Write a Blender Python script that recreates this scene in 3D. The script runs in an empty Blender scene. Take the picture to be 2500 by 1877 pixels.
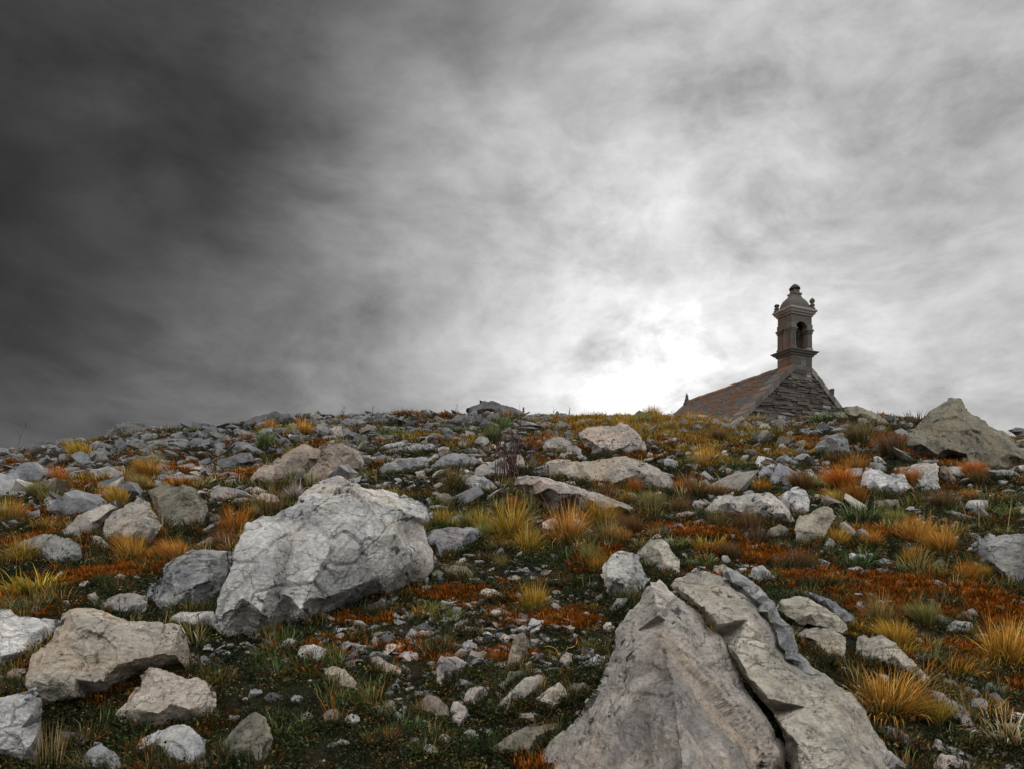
import bpy, math, random
import numpy as np
from mathutils import Vector, Matrix
from mathutils.geometry import delaunay_2d_cdt
R = math.radians
scene = bpy.context.scene
COL = scene.collection

# ---------------------------------------------------------------- camera
F = 1700.0                     # focal length in photo pixels (2500 wide)
CX, HY = 1250.0, 1380.0        # principal column, eye-level row
EYE = 1.5
cam_d = bpy.data.cameras.new('camera')
cam = bpy.data.objects.new('camera', cam_d); COL.objects.link(cam)
cam.location = (0, 0, EYE); cam.rotation_euler = (R(90), 0, 0)
cam_d.sensor_width = 36.0; cam_d.lens = 36.0 * F / 2500.0
cam_d.shift_y = (HY - 938.5) / 2500.0       # a rising-front lens: verticals stay vertical
cam_d.clip_start = 0.05; cam_d.clip_end = 6000
scene.camera = cam

# ---------------------------------------------------------------- light
SUN_AZ, SUN_EL = 11.0, 20.0    # degrees right of straight ahead, above eye level
sd = bpy.data.lights.new('sun', 'SUN'); sun = bpy.data.objects.new('sun', sd); COL.objects.link(sun)
sd.energy = 4.6; sd.angle = R(11); sd.color = (1.0, 0.95, 0.89)
sv = Vector((math.sin(R(SUN_AZ)) * math.cos(R(SUN_EL)), math.cos(R(SUN_AZ)) * math.cos(R(SUN_EL)), math.sin(R(SUN_EL))))
sun.rotation_euler = sv.to_track_quat('Z', 'Y').to_euler()

vs = scene.view_settings
vs.view_transform = 'Standard'; vs.look = 'None'; vs.gamma = 1; vs.exposure = 0.0
vs.use_curve_mapping = False

def N(nt, typ, **kw):
    n = nt.nodes.new(typ)
    for k, v in kw.items():
        if k.startswith('i_'):
            key = k[2:]
            key = int(key) if key.isdigit() else key.replace('_', ' ')
            n.inputs[key].default_value = v
        else:
            setattr(n, k, v)
    return n
def math_n(nt, op, a, b=None, c=None, clamp=False):
    n = nt.nodes.new('ShaderNodeMath'); n.operation = op; n.use_clamp = clamp
    for i, v in enumerate((a, b, c)):
        if v is None: continue
        if isinstance(v, (int, float)): n.inputs[i].default_value = v
        else: nt.links.new(v, n.inputs[i])
    return n.outputs[0]
def vmath(nt, op, a, b=None, scale=None):
    n = nt.nodes.new('ShaderNodeVectorMath'); n.operation = op
    for i, v in enumerate((a, b)):
        if v is None: continue
        if isinstance(v, (tuple, list)): n.inputs[i].default_value = v
        else: nt.links.new(v, n.inputs[i])
    if scale is not None:
        if isinstance(scale, (int, float)): n.inputs['Scale'].default_value = scale
        else: nt.links.new(scale, n.inputs['Scale'])
    return n.outputs['Value'] if op in ('DOT_PRODUCT', 'LENGTH', 'DISTANCE') else n.outputs[0]
def ramp(nt, fac, stops, interp='LINEAR'):
    n = nt.nodes.new('ShaderNodeValToRGB'); n.color_ramp.interpolation = interp
    e = n.color_ramp.elements
    while len(e) < len(stops): e.new(0.5)
    for i, (p, c) in enumerate(stops):
        e[i].position = p
        e[i].color = (c, c, c, 1) if isinstance(c, (int, float)) else (*c, 1)
    nt.links.new(fac, n.inputs[0]); return n.outputs[0]
def mix(nt, fac, a, b, mode='MIX'):
    n = nt.nodes.new('ShaderNodeMix'); n.data_type = 'RGBA'; n.blend_type = mode
    for s, v in ((n.inputs[0], fac), (n.inputs[6], a), (n.inputs[7], b)):
        if isinstance(v, (int, float)): s.default_value = v
        elif isinstance(v, (tuple, list)): s.default_value = (*v, 1) if len(v) == 3 else v
        else: nt.links.new(v, s)
    return n.outputs[2]
def noise_n(nt, vec, scale, detail=4, rough=0.5, dist=0.0, lac=2.0):
    n = nt.nodes.new('ShaderNodeTexNoise'); n.inputs['Scale'].default_value = scale
    n.inputs['Detail'].default_value = detail; n.inputs['Roughness'].default_value = rough
    n.inputs['Distortion'].default_value = dist; n.inputs['Lacunarity'].default_value = lac
    if vec is not None: nt.links.new(vec, n.inputs['Vector'])
    return n
def smap(nt, v, a, b, lo=0.0, hi=1.0, smooth=True):
    n = nt.nodes.new('ShaderNodeMapRange'); n.interpolation_type = 'SMOOTHSTEP' if smooth else 'LINEAR'
    n.inputs[1].default_value = a; n.inputs[2].default_value = b; n.inputs[3].default_value = lo; n.inputs[4].default_value = hi
    nt.links.new(v, n.inputs[0]); return n.outputs[0]

# ---------------------------------------------------------------- overcast sky
world = bpy.data.worlds.new('World'); scene.world = world; world.use_nodes = True
nt = world.node_tree; nt.nodes.clear()
out = N(nt, 'ShaderNodeOutputWorld')
sky = N(nt, 'ShaderNodeTexSky', sky_type='NISHITA'); sky.sun_disc = False
sky.sun_elevation = R(SUN_EL); sky.sun_rotation = R(SUN_AZ)
bg_sky = N(nt, 'ShaderNodeBackground', i_Strength=0.08); nt.links.new(sky.outputs[0], bg_sky.inputs[0])
tc = N(nt, 'ShaderNodeTexCoord'); D = tc.outputs['Generated']
sep = N(nt, 'ShaderNodeSeparateXYZ'); nt.links.new(D, sep.inputs[0])
zc = math_n(nt, 'MAXIMUM', sep.outputs[2], 0.0)
den = math_n(nt, 'ADD', zc, 0.42)
# the cloud deck: the view direction carried onto a flat layer overhead
cmb = N(nt, 'ShaderNodeCombineXYZ')
nt.links.new(math_n(nt, 'DIVIDE', sep.outputs[0], den), cmb.inputs[0])
nt.links.new(math_n(nt, 'DIVIDE', sep.outputs[1], den), cmb.inputs[1])
cmb.inputs[2].default_value = 3.7
cl = cmb.outputs[0]
Dn = vmath(nt, 'ADD', vmath(nt, 'MULTIPLY', vmath(nt, 'NORMALIZE', D), (1.0, 1.0, 1.75)), vmath(nt, 'SCALE', cl, scale=0.18))
w1 = noise_n(nt, Dn, 1.6, 3, 0.5)
clw = vmath(nt, 'ADD', Dn, vmath(nt, 'SCALE', vmath(nt, 'SUBTRACT', w1.outputs['Color'], (0.5, 0.5, 0.5)), scale=0.30))
big = noise_n(nt, clw, 1.5, 3, 0.5).outputs[0]
mid = noise_n(nt, clw, 3.6, 7, 0.58).outputs[0]
# a fibrous upper layer combed by the wind, rising to the right
fib = noise_n(nt, vmath(nt, 'MULTIPLY', clw, (1.0, 1.0, 1.3)), 9.0, 7, 0.62).outputs[0]
fin = fib
scud = noise_n(nt, vmath(nt, 'MULTIPLY', D, (2.2, 2.2, 7.5)), 3.0, 6, 0.55, 0.3).outputs[0]
def dirdot(az, el):
    v = (math.sin(R(az)) * math.cos(R(el)), math.cos(R(az)) * math.cos(R(el)), math.sin(R(el)))
    return vmath(nt, 'DOT_PRODUCT', vmath(nt, 'NORMALIZE', D), v)
# thickness of the deck: a heavy dark bank to the left, thinning to the right, overhead and behind
sn = dirdot(SUN_AZ + 0.3, SUN_EL - 6.3)
bank = smap(nt, math_n(nt, 'ADD', dirdot(-50, 10), math_n(nt, 'MULTIPLY', math_n(nt, 'SUBTRACT', big, 0.5), 0.55)), 0.35, 1.08)
upperdark = smap(nt, math_n(nt, 'ADD', dirdot(-38, 45), math_n(nt, 'MULTIPLY', math_n(nt, 'SUBTRACT', big, 0.5), 0.42)), 0.77, 1.0)
base = math_n(nt, 'MULTIPLY_ADD', bank, -0.445, 0.50)
base = math_n(nt, 'MULTIPLY', base, math_n(nt, 'MULTIPLY_ADD', upperdark, -0.72, 1.0))
behind = smap(nt, sep.outputs[1], 0.35, -0.5)
base = math_n(nt, 'ADD', base, math_n(nt, 'MULTIPLY', math_n(nt, 'MULTIPLY', behind, math_n(nt, 'MULTIPLY_ADD', zc, 2.5, 0.08)), 1.05))
glow = smap(nt, sn, 0.78, 1.0); glow = math_n(nt, 'POWER', glow, 2.5)
snw = math_n(nt, 'ADD', sn, math_n(nt, 'MULTIPLY', math_n(nt, 'SUBTRACT', fin, 0.5), 0.014)); core = smap(nt, snw, 0.989, 1.003); core = math_n(nt, 'POWER', core, 2.6); halo = math_n(nt, 'POWER', smap(nt, snw, 0.92, 1.0), 2.4)
L = math_n(nt, 'ADD', base, math_n(nt, 'ADD', math_n(nt, 'MULTIPLY', glow, 0.12), math_n(nt, 'MULTIPLY', halo, 0.22)))
tex = math_n(nt, 'ADD', math_n(nt, 'MULTIPLY', math_n(nt, 'SUBTRACT', mid, 0.5), 1.2), math_n(nt, 'MULTIPLY', math_n(nt, 'SUBTRACT', fin, 0.5), 1.1))
tex = math_n(nt, 'ADD', tex, math_n(nt, 'MULTIPLY', math_n(nt, 'MULTIPLY', math_n(nt, 'SUBTRACT', scud, 0.5), 1.1), smap(nt, sep.outputs[2], 0.42, 0.12)))
L = math_n(nt, 'MULTIPLY', L, math_n(nt, 'MAXIMUM', math_n(nt, 'ADD', tex, 1.0), 0.15))
L = math_n(nt, 'ADD', L, math_n(nt, 'MULTIPLY', core, math_n(nt, 'MULTIPLY_ADD', mid, 1.2, 0.1)))
L = math_n(nt, 'MULTIPLY', L, smap(nt, sep.outputs[2], -0.12, 0.02, 0.35, 1.0))
cc = N(nt, 'ShaderNodeCombineColor')
nt.links.new(L, cc.inputs[0]); nt.links.new(math_n(nt, 'MULTIPLY', L, 0.995), cc.inputs[1]); nt.links.new(L, cc.inputs[2])
bg_c = N(nt, 'ShaderNodeBackground', i_Strength=1.0); nt.links.new(cc.outputs[0], bg_c.inputs[0])
mx = N(nt, 'ShaderNodeMixShader', i_0=0.99)
nt.links.new(bg_sky.outputs[0], mx.inputs[1]); nt.links.new(bg_c.outputs[0], mx.inputs[2])
nt.links.new(mx.outputs[0], out.inputs[0])
# ---------------------------------------------------------------- numpy noise
def _hash(ix, iy, iz, seed):
    h = (ix.astype(np.uint32) * np.uint32(374761393)) ^ (iy.astype(np.uint32) * np.uint32(668265263)) ^ (iz.astype(np.uint32) * np.uint32(2147483647 - 1274126177)) ^ np.uint32((seed * 1442695041) & 0xffffffff)
    h = (h ^ (h >> np.uint32(13))) * np.uint32(1274126177)
    h = (h ^ (h >> np.uint32(16))) * np.uint32(2246822519)
    return h ^ (h >> np.uint32(15))
def _h01(ix, iy, iz, seed):
    return _hash(ix, iy, iz, seed).astype(np.float64) / 4294967295.0
def vnoise(P, seed=0):
    I = np.floor(P).astype(np.int64); f = P - I; f = f * f * (3 - 2 * f)
    r = 0
    for a in (0, 1):
        wx = f[:, 0] if a else 1 - f[:, 0]
        for b in (0, 1):
            wy = f[:, 1] if b else 1 - f[:, 1]
            for c in (0, 1):
                wz = f[:, 2] if c else 1 - f[:, 2]
                r = r + wx * wy * wz * _h01(I[:, 0] + a, I[:, 1] + b, I[:, 2] + c, seed)
    return r * 2 - 1
def fbm(P, seed=0, oct=4, gain=0.5, ridged=False):
    r = 0; amp = 1; tot = 0
    for o in range(oct):
        n = vnoise(P * (2.03 ** o) + 17.3 * o, seed + o)
        if ridged: n = 1 - 2 * np.abs(n)
        r = r + n * amp; tot += amp; amp *= gain
    return r / tot
def worley(P, seed=0):
    I = np.floor(P).astype(np.int64); n = len(P)
    F1 = np.full(n, 9.0); F2 = np.full(n, 9.0); C = np.zeros((n, 3), np.int64); Q = np.zeros((n, 3))
    for a in (-1, 0, 1):
        for b in (-1, 0, 1):
            for c in (-1, 0, 1):
                J = I + np.array((a, b, c))
                fp = np.stack([_h01(J[:, 0], J[:, 1], J[:, 2], seed + k) for k in (11, 12, 13)], 1)
                V = J + fp - P
                d = np.einsum('ij,ij->i', V, V)
                m = d < F1
                F2 = np.where(m, F1, np.minimum(F2, d))
                F1 = np.where(m, d, F1); C[m] = J[m]; Q[m] = V[m]
    H = np.stack([_h01(C[:, 0], C[:, 1], C[:, 2], seed + k) * 2 - 1 for k in (31, 32, 33, 34)], 1)
    return np.sqrt(F1), np.sqrt(F2), -Q, H

# ---------------------------------------------------------------- the hill
CREST = [(-900, 1190), (-200, 1125), (0, 1098), (100, 1088), (230, 1074), (300, 1062), (420, 1049), (520, 1043), (640, 1030), (800, 1019),
         (950, 1014), (1200, 1012), (1350, 1010), (1500, 1010), (1600, 1010), (1700, 1014), (1800, 1020), (1950, 1022),
         (2060, 1010), (2150, 1014), (2250, 1030), (2350, 1048), (2500, 1068), (2700, 1090), (3300, 1150)]
YC = 28.0
def prof(Y):
    # straight slope, rounding over to a gently falling summit
    Y = np.asarray(Y, float)
    k = np.clip((Y - 14.0) / 16.0, 0, None)
    a = np.where(Y < 14, Y, 14 + 16 * (k - 0.36 * k ** 2))
    m = 14 + 16 * (1.25 - 0.36 * 1.25 ** 2)
    a = np.where(k > 1.25, m - 0.16 * np.clip(Y - 34, 0, 60) - 0.22 * np.clip(Y - 60, 0, 400), a)
    return np.where(Y < 0, Y * 0.9, a)
_cx = np.array([c[0] for c in CREST], float); _cy = np.array([c[1] for c in CREST], float)
_X = np.linspace(-45, 45, 400)
_Yt = np.linspace(10, 60, 400)
_U = np.linspace(-1.5, 1.5, 301)
_pyU = np.interp(CX + F * _U, _cx, _cy) + 10.0; _S = np.array([np.min(((HY - py) / F * _Yt + EYE) / np.maximum(prof(_Yt), 1e-3)) for py in _pyU])
def terrain(X, Y):
    X = np.asarray(X, float); Y = np.asarray(Y, float)
    S = np.interp(X / np.maximum(Y, 11.0), _U, _S)
    z = S * prof(Y)
    P = np.stack([X, Y, np.zeros_like(X)], -1).reshape(-1, 3)
    far = np.clip(np.abs(Y).reshape(-1) / 12, 0.25, 1.0)
    n = 0.10 * far * vnoise(P / 3.1, 5) + 0.055 * vnoise(P / 0.9, 6) + 0.020 * vnoise(P / 0.33, 7)
    n = n * np.clip(1.25 - np.abs(Y.reshape(-1) - YC) / 400, 0, 1)
    z = z + n.reshape(z.shape)
    r = np.sqrt(X ** 2 + (Y - 20) ** 2)
    return z - 0.12 * np.clip(np.abs(X) - 45, 0, 500) * 0.8 - 0.0 * r
def pix2ground(px, py, ymax=27.0):
    px = np.atleast_1d(np.asarray(px, float)); py = np.atleast_1d(np.asarray(py, float))
    Ys = np.geomspace(1.6, ymax, 700)
    u = (px - CX) / F; e = (HY - py) / F
    X = u[:, None] * Ys; Z = EYE + e[:, None] * Ys
    T = terrain(X, np.broadcast_to(Ys, X.shape))
    hit = Z < T
    k = np.where(hit.any(1), hit.argmax(1), len(Ys) - 1)
    k0 = np.maximum(k - 1, 0); i = np.arange(len(px))
    d0 = Z[i, k0] - T[i, k0]; d1 = Z[i, k] - T[i, k]
    t = np.where(np.abs(d0 - d1) > 1e-9, d0 / (d0 - d1 + 1e-12), 1.0); t = np.clip(t, 0, 1)
    Y = Ys[k0] + (Ys[k] - Ys[k0]) * t
    return u * Y, Y, hit.any(1)
def unproj(px, py, Y):
    px = np.asarray(px, float); py = np.asarray(py, float)
    return np.stack([(px - CX) / F * Y, Y + 0 * px, EYE + (HY - py) / F * Y], -1)

# ---------------------------------------------------------------- patches of growth on the slope (photo px: x, y, rx, ry)
PATCH = {
 'rust': [(545,1213,50,10),(250,1402,130,26),(1120,1452,150,18),(1350,1515,160,26),(880,1512,80,12),(1840,1352,110,22),(2060,1425,270,24),
          (2180,1490,150,26),(1990,1088,70,15),(2185,1080,55,12),(1660,1082,60,9),(0,1135,40,12),(2400,1480,150,60),(1460,1350,60,20),
          (190,1190,80,10),(680,1285,60,25),(150,1160,30,10),(1480,1180,70,9),(1250,1600,60,14),(1330,1860,70,16),(430,1150,60,8),
          (900,1240,60,12),(1600,1640,20,10),(2300,1620,110,20),(1700,1300,120,20),(590,1160,40,20),(1310,1090,35,10),(1650,1290,50,10),
          (2230,1120,60,25),(2450,1385,70,14),(2120,1300,90,14),(90,1320,60,14),(1550,1115,60,8)],
 'gold': [(1045,1065,65,9),(1130,1080,50,9),(1600,1045,180,24),(1500,1025,140,14),(210,1180,120,14),(1750,1050,70,16),(1690,1110,60,8),
          (2090,1540,26,10),(2370,1545,25,12),(2250,1300,90,14),(80,1170,50,12),(1850,1060,60,10),(270,1040,60,6),(560,1040,50,7),
          (700,1050,50,6),(640,1060,40,6),(1240,1320,70,14),(1060,1270,60,12),(330,1200,90,12),(1900,1110,90,14),(960,1260,90,10)],
 'green': [(1350,1340,140,34),(700,1640,120,60),(880,1700,110,45),(720,1560,80,30),(1800,1140,120,18),(2380,1250,130,24),(1120,1650,90,35),
           (1250,1660,60,20),(1140,1300,120,30),(2000,1350,160,16),(480,1190,90,10),(960,1160,60,12),(360,1140,70,10),(380,1060,60,8),
           (1900,1440,80,22),(2320,1630,80,26),(1500,1790,90,30),(400,1760,140,60),(700,1800,120,40),(1050,1800,120,40),(1280,1250,130,20),
           (300,1300,110,16),(2000,1210,120,20)],
}
def _world_patches():
    out = {}
    for k, L in PATCH.items():
        a = np.array(L, float)
        X, Y, _ = pix2ground(a[:, 0], a[:, 1]); _, Y0, _ = pix2ground(a[:, 0], a[:, 1] + a[:, 3]); _, Y1, _ = pix2ground(a[:, 0], a[:, 1] - a[:, 3])
        out[k] = np.stack([X, (Y0 + Y1) / 2, a[:, 2] * Y / F, np.maximum((Y1 - Y0) / 2, 0.05)], 1)
    return out
WP = _world_patches()
def zone(X, Y, kind):
    X = np.asarray(X, float); Y = np.asarray(Y, float); P = np.stack([X, Y, 0 * X], -1)
    wob = fbm(P * 2.2, 40, 3) * 0.55 + fbm(P * 8, 44, 2) * 0.25
    best = np.full(X.shape, -1.0)
    for cx, cy, rx, ry in WP[kind]:
        d = np.sqrt(((X - cx) / rx) ** 2 + ((Y - cy) / ry) ** 2)
        best = np.maximum(best, 1 - d)
    return np.clip((best + wob + (0.12 if kind != 'rust' else 0.04)) * 2.6, 0, 1)

# ---------------------------------------------------------------- materials
MAT = {}
def new_mat(name):
    m = bpy.data.materials.new(name); m.use_nodes = True; t = m.node_tree; t.nodes.clear()
    o = N(t, 'ShaderNodeOutputMaterial'); p = N(t, 'ShaderNodeBsdfPrincipled'); t.links.new(p.outputs[0], o.inputs[0])
    p.inputs['Roughness'].default_value = 0.9; p.inputs['Specular IOR Level'].default_value = 0.25
    MAT[name] = m
    return m, t, p
def bump(t, h, strength, dist, prev=None):
    b = N(t, 'ShaderNodeBump'); b.inputs['Strength'].default_value = strength; b.inputs['Distance'].default_value = dist
    t.links.new(h, b.inputs['Height'])
    if prev is not None: t.links.new(prev, b.inputs['Normal'])
    return b.outputs[0]

def rock_material(name='weathered_quartzite', warm=True):
    m, t, p = new_mat(name)
    tcn = N(t, 'ShaderNodeTexCoord'); oi = N(t, 'ShaderNodeObjectInfo')
    co = vmath(t, 'ADD', tcn.outputs['Object'], vmath(t, 'SCALE', (1.0, 1.0, 1.0), scale=math_n(t, 'MULTIPLY', oi.outputs['Random'], 37.0)))
    tint = oi.outputs['Color']
    n1 = noise_n(t, co, 2.6, 6, 0.6, 0.6); n2 = noise_n(t, co, 9.0, 6, 0.65, 0.3); n3 = noise_n(t, co, 46.0, 5, 0.7)
    # bleached faces, tan and rose iron staining, grey mineral bands
    c = mix(t, 1.0, tint, ramp(t, n1.outputs[0], [(0.30, 0.62), (0.5, 0.93), (0.72, 1.22)]), 'MULTIPLY')
    n4 = noise_n(t, co, 1.7, 4, 0.55, 0.8)
    c = mix(t, math_n(t, 'MULTIPLY', smap(t, n4.outputs[0], 0.47, 0.66), 0.62), c, mix(t, 1.0, tint, (1.04, 0.86, 0.70), 'MULTIPLY'))
    n5 = noise_n(t, co, 2.3, 6, 0.62, 0.5)
    c = mix(t, math_n(t, 'MULTIPLY', smap(t, n5.outputs[0], 0.50, 0.62), 0.72), c, mix(t, 1.0, tint, (0.50, 0.52, 0.56), 'MULTIPLY'))
    c = mix(t, math_n(t, 'MULTIPLY', smap(t, n2.outputs[0], 0.55, 0.72), 0.6), c, mix(t, 1.0, tint, (1.35, 1.33, 1.28), 'MULTIPLY'))
    c = mix(t, 0.48, c, ramp(t, n3.outputs[0], [(0.25, 0.35), (0.5, 0.95), (0.75, 1.5)]), 'MULTIPLY')
    gr = noise_n(t, vmath(t, 'MULTIPLY', co, (3.0, 3.0, 14.0)), 6.0, 5, 0.7, 0.6)
    c = mix(t, 0.6, c, ramp(t, gr.outputs[0], [(0.32, 0.45), (0.5, 1.0), (0.7, 1.35)]), 'MULTIPLY')
    # hairline cracks: real dark joints, warped, in two directions
    wv = vmath(t, 'ADD', co, vmath(t, 'SCALE', vmath(t, 'SUBTRACT', n2.outputs['Color'], (0.5, 0.5, 0.5)), scale=0.10))
    cr = []
    for sc, st in (((1.0, 1.3, 3.4), 2.3), ((3.2, 1.0, 1.2), 5.5)):
        v = N(t, 'ShaderNodeTexVoronoi', feature='DISTANCE_TO_EDGE'); v.inputs['Scale'].default_value = st
        t.links.new(vmath(t, 'MULTIPLY', wv, sc), v.inputs['Vector']); cr.append(v.outputs['Distance'])
    gate = smap(t, n2.outputs[0], 0.38, 0.50)
    k1 = smap(t, cr[0], 0.0, 0.020, 0.0, 1.0); k2 = smap(t, cr[1], 0.0, 0.028, 0.0, 1.0)
    k2 = math_n(t, 'MAXIMUM', k2, gate); k1 = math_n(t, 'MAXIMUM', k1, smap(t, n4.outputs[0], 0.40, 0.50))
    kk = math_n(t, 'MULTIPLY', k1, k2)
    c = mix(t, kk, mix(t, 1.0, c, (0.62, 0.59, 0.57), 'MULTIPLY'), c)
    # black crust lichen specks and pale grey-green rosettes
    li = noise_n(t, co, 17.0, 4, 0.6, 0.2); lm = noise_n(t, co, 1.9, 2, 0.5)
    c = mix(t, math_n(t, 'MULTIPLY', smap(t, li.outputs[0], 0.57, 0.64), smap(t, lm.outputs[0], 0.46, 0.60)), c, (0.035, 0.035, 0.032))
    li2 = noise_n(t, co, 6.5, 5, 0.7, 0.3)
    c = mix(t, math_n(t, 'MULTIPLY', smap(t, li2.outputs[0], 0.58, 0.66), 0.35), c, (0.30, 0.30, 0.17))
    t.links.new(c, p.inputs['Base Color'])
    lay = noise_n(t, vmath(t, 'MULTIPLY', co, (2.0, 2.0, 7.0)), 4.0, 6, 0.65, 1.2)
    def chips(sc, vec_scale):
        q = vmath(t, 'SCALE', vmath(t, 'MULTIPLY', wv, vec_scale), scale=sc); v = N(t, 'ShaderNodeTexVoronoi', feature='F1'); v.inputs['Scale'].default_value = 1.0
        t.links.new(q, v.inputs['Vector'])
        return vmath(t, 'DOT_PRODUCT', vmath(t, 'SUBTRACT', v.outputs['Color'], (0.5, 0.5, 0.5)), vmath(t, 'SUBTRACT', q, v.outputs['Position']))
    b = bump(t, kk, 0.9, 0.010)
    b = bump(t, lay.outputs[0], 0.7, 0.022, b)
    b = bump(t, chips(8.0, (1.0, 1.0, 2.0)), 0.7, 0.028, b)
    b = bump(t, chips(24.0, (1.6, 1.0, 1.0)), 0.9, 0.013, b)
    b = bump(t, n3.outputs[0], 1.0, 0.014, b)
    t.links.new(b, p.inputs['Normal'])
    return m
rock_material()

m, t, p = new_mat('dark_soil')
tcn = N(t, 'ShaderNodeTexCoord'); co = tcn.outputs['Object']
at = N(t, 'ShaderNodeAttribute', attribute_name='growth'); sp = N(t, 'ShaderNodeSeparateColor'); t.links.new(at.outputs['Color'], sp.inputs[0])
a1 = noise_n(t, co, 5.0, 7, 0.65, 0.4); a2 = noise_n(t, co, 42.0, 5, 0.7)
c = ramp(t, a1.outputs[0], [(0.3, (0.012, 0.011, 0.007)), (0.5, (0.032, 0.027, 0.014)), (0.7, (0.075, 0.055, 0.028))])
def brk(s, nz): return smap(t, math_n(t, 'ADD', s, math_n(t, 'MULTIPLY', math_n(t, 'SUBTRACT', nz, 0.5), 1.2)), 0.30, 0.62)
c = mix(t, brk(sp.outputs[1], a2.outputs[0]), c, mix(t, a2.outputs[0], (0.012, 0.020, 0.008), (0.065, 0.080, 0.022)))
c = mix(t, brk(sp.outputs[2], a2.outputs[0]), c, mix(t, a2.outputs[0], (0.09, 0.05, 0.01), (0.26, 0.15, 0.03)))
c = mix(t, brk(sp.outputs[0], a1.outputs[0]), c, mix(t, a2.outputs[0], (0.05, 0.014, 0.003), (0.30, 0.070, 0.008)))
t.links.new(c, p.inputs['Base Color'])
b = bump(t, a2.outputs[0], 1.0, 0.06); b = bump(t, noise_n(t, co, 130, 3, 0.7).outputs[0], 1.0, 0.02, b); b = bump(t, a1.outputs[0], 0.8, 0.12, b); t.links.new(b, p.inputs['Normal'])

# ---------------------------------------------------------------- the ground sheet
def make_mesh(name, V, Fc, mats, smooth=True):
    me = bpy.data.meshes.new(name)
    V = np.asarray(V, np.float32); Fc = np.asarray(Fc, np.int32)
    n = Fc.shape[1]
    me.vertices.add(len(V)); me.vertices.foreach_set('co', V.ravel())
    me.loops.add(Fc.size); me.loops.foreach_set('vertex_index', Fc.ravel())
    me.polygons.add(len(Fc)); me.polygons.foreach_set('loop_start', np.arange(0, Fc.size, n, dtype=np.int32))
    me.polygons.foreach_set('loop_total', np.full(len(Fc), n, np.int32))
    me.polygons.foreach_set('use_smooth', np.full(len(Fc), smooth, bool))
    for mm in (mats if isinstance(mats, (list, tuple)) else [mats]): me.materials.append(mm)
    me.update(calc_edges=True)
    return me
def link(name, me, parent=None, loc=(0, 0, 0)):
    o = bpy.data.objects.new(name, me); COL.objects.link(o); o.location = loc
    if parent is not None: o.parent = parent
    return o
def tag(o, label=None, cat=None, group=None, kind=None):
    if label: o['label'] = label
    if cat: o['category'] = cat
    if group: o['group'] = group
    if kind: o['kind'] = kind
    return o
def warp(a, b, n, near, c=0.0):
    t = np.linspace(-1, 1, n); s = np.sinh(t * near) / math.sinh(near)
    return np.where(s < 0, c + s * (c - a), c + s * (b - c))
gx = warp(-900, 900, 430, 7.6); gy = warp(-60, 1500, 470, 7.4, 3.0)
GX, GY = np.meshgrid(gx, gy); GZ = terrain(GX, GY)
GZ = np.where(GY > 60, np.maximum(GZ, -60), np.maximum(GZ, -60))
V = np.stack([GX, GY, GZ], -1).reshape(-1, 3)
ny, nx = GX.shape; ii = np.arange(ny * nx).reshape(ny, nx)
Fq = np.stack([ii[:-1, :-1], ii[:-1, 1:], ii[1:, 1:], ii[1:, :-1]], -1).reshape(-1, 4)
gme = make_mesh('ground', V, Fq, MAT['dark_soil'])
ca = gme.color_attributes.new('growth', 'FLOAT_COLOR', 'POINT')
rgba = np.ones((len(V), 4), np.float32)
for k, nm in enumerate(('rust', 'green', 'gold')): rgba[:, k] = zone(V[:, 0], V[:, 1], nm)
ca.data.foreach_set('color', rgba.ravel())
ground = tag(link('ground', gme), 'dark stony hillside rising to a rounded crest', None, None, 'structure')
# ---------------------------------------------------------------- rock sculpting
ZO = {'A': (0, 900, 2.4578), 'B': (800, 900, 2.4578), 'C': (1600, 900, 2.4578), 'D': (0, 1377, 2.4578), 'E': (800, 1377, 2.4578), 'F': (1600, 1377, 2.4578),
      'G': (0, 960, 4.424), 'H': (500, 960, 4.424), 'I': (1000, 960, 4.424), 'J': (1500, 980, 4.424), 'K': (2000, 960, 4.424)}
def pts(s):
    out = []; z = None
    for w in s.split():
        if w in ZO: z = ZO[w]
        else:
            a, b = w.split(','); out.append((z[0] + float(a) / z[2], z[1] + float(b) / z[2]))
    return np.array(out)
def ground_hit(p, Ym):
    # distance at which the sight line through each picture point meets the slope, near Ym
    Ys = np.linspace(0.6 * Ym, min(1.7 * Ym, 28), 90); u = (p[:, 0] - CX) / F; e = (HY - p[:, 1]) / F
    X = u[:, None] * Ys; Z = EYE + e[:, None] * Ys; hit = Z < terrain(X, np.broadcast_to(Ys, X.shape))
    return np.where(hit.any(1), Ys[hit.argmax(1)], 99.0)
def seg_dist(P, poly):
    A = poly; B = np.roll(poly, -1, 0); AB = B - A
    ap = P[:, None] - A[None]; t = np.clip((ap * AB).sum(-1) / np.maximum((AB ** 2).sum(-1), 1e-9), 0, 1)
    return np.sqrt(((ap - t[..., None] * AB) ** 2).sum(-1)).min(1)
def inside(P, poly):
    x, y = P[:, 0][:, None], P[:, 1][:, None]; x0, y0 = poly[:, 0], poly[:, 1]; x1, y1 = np.roll(x0, -1), np.roll(y0, -1)
    c = ((y0 > y) != (y1 > y)) & (x < (x1 - x0) * (y - y0) / np.where(y1 == y0, 1e-9, y1 - y0) + x0)
    return c.sum(1) % 2 == 1
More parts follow.
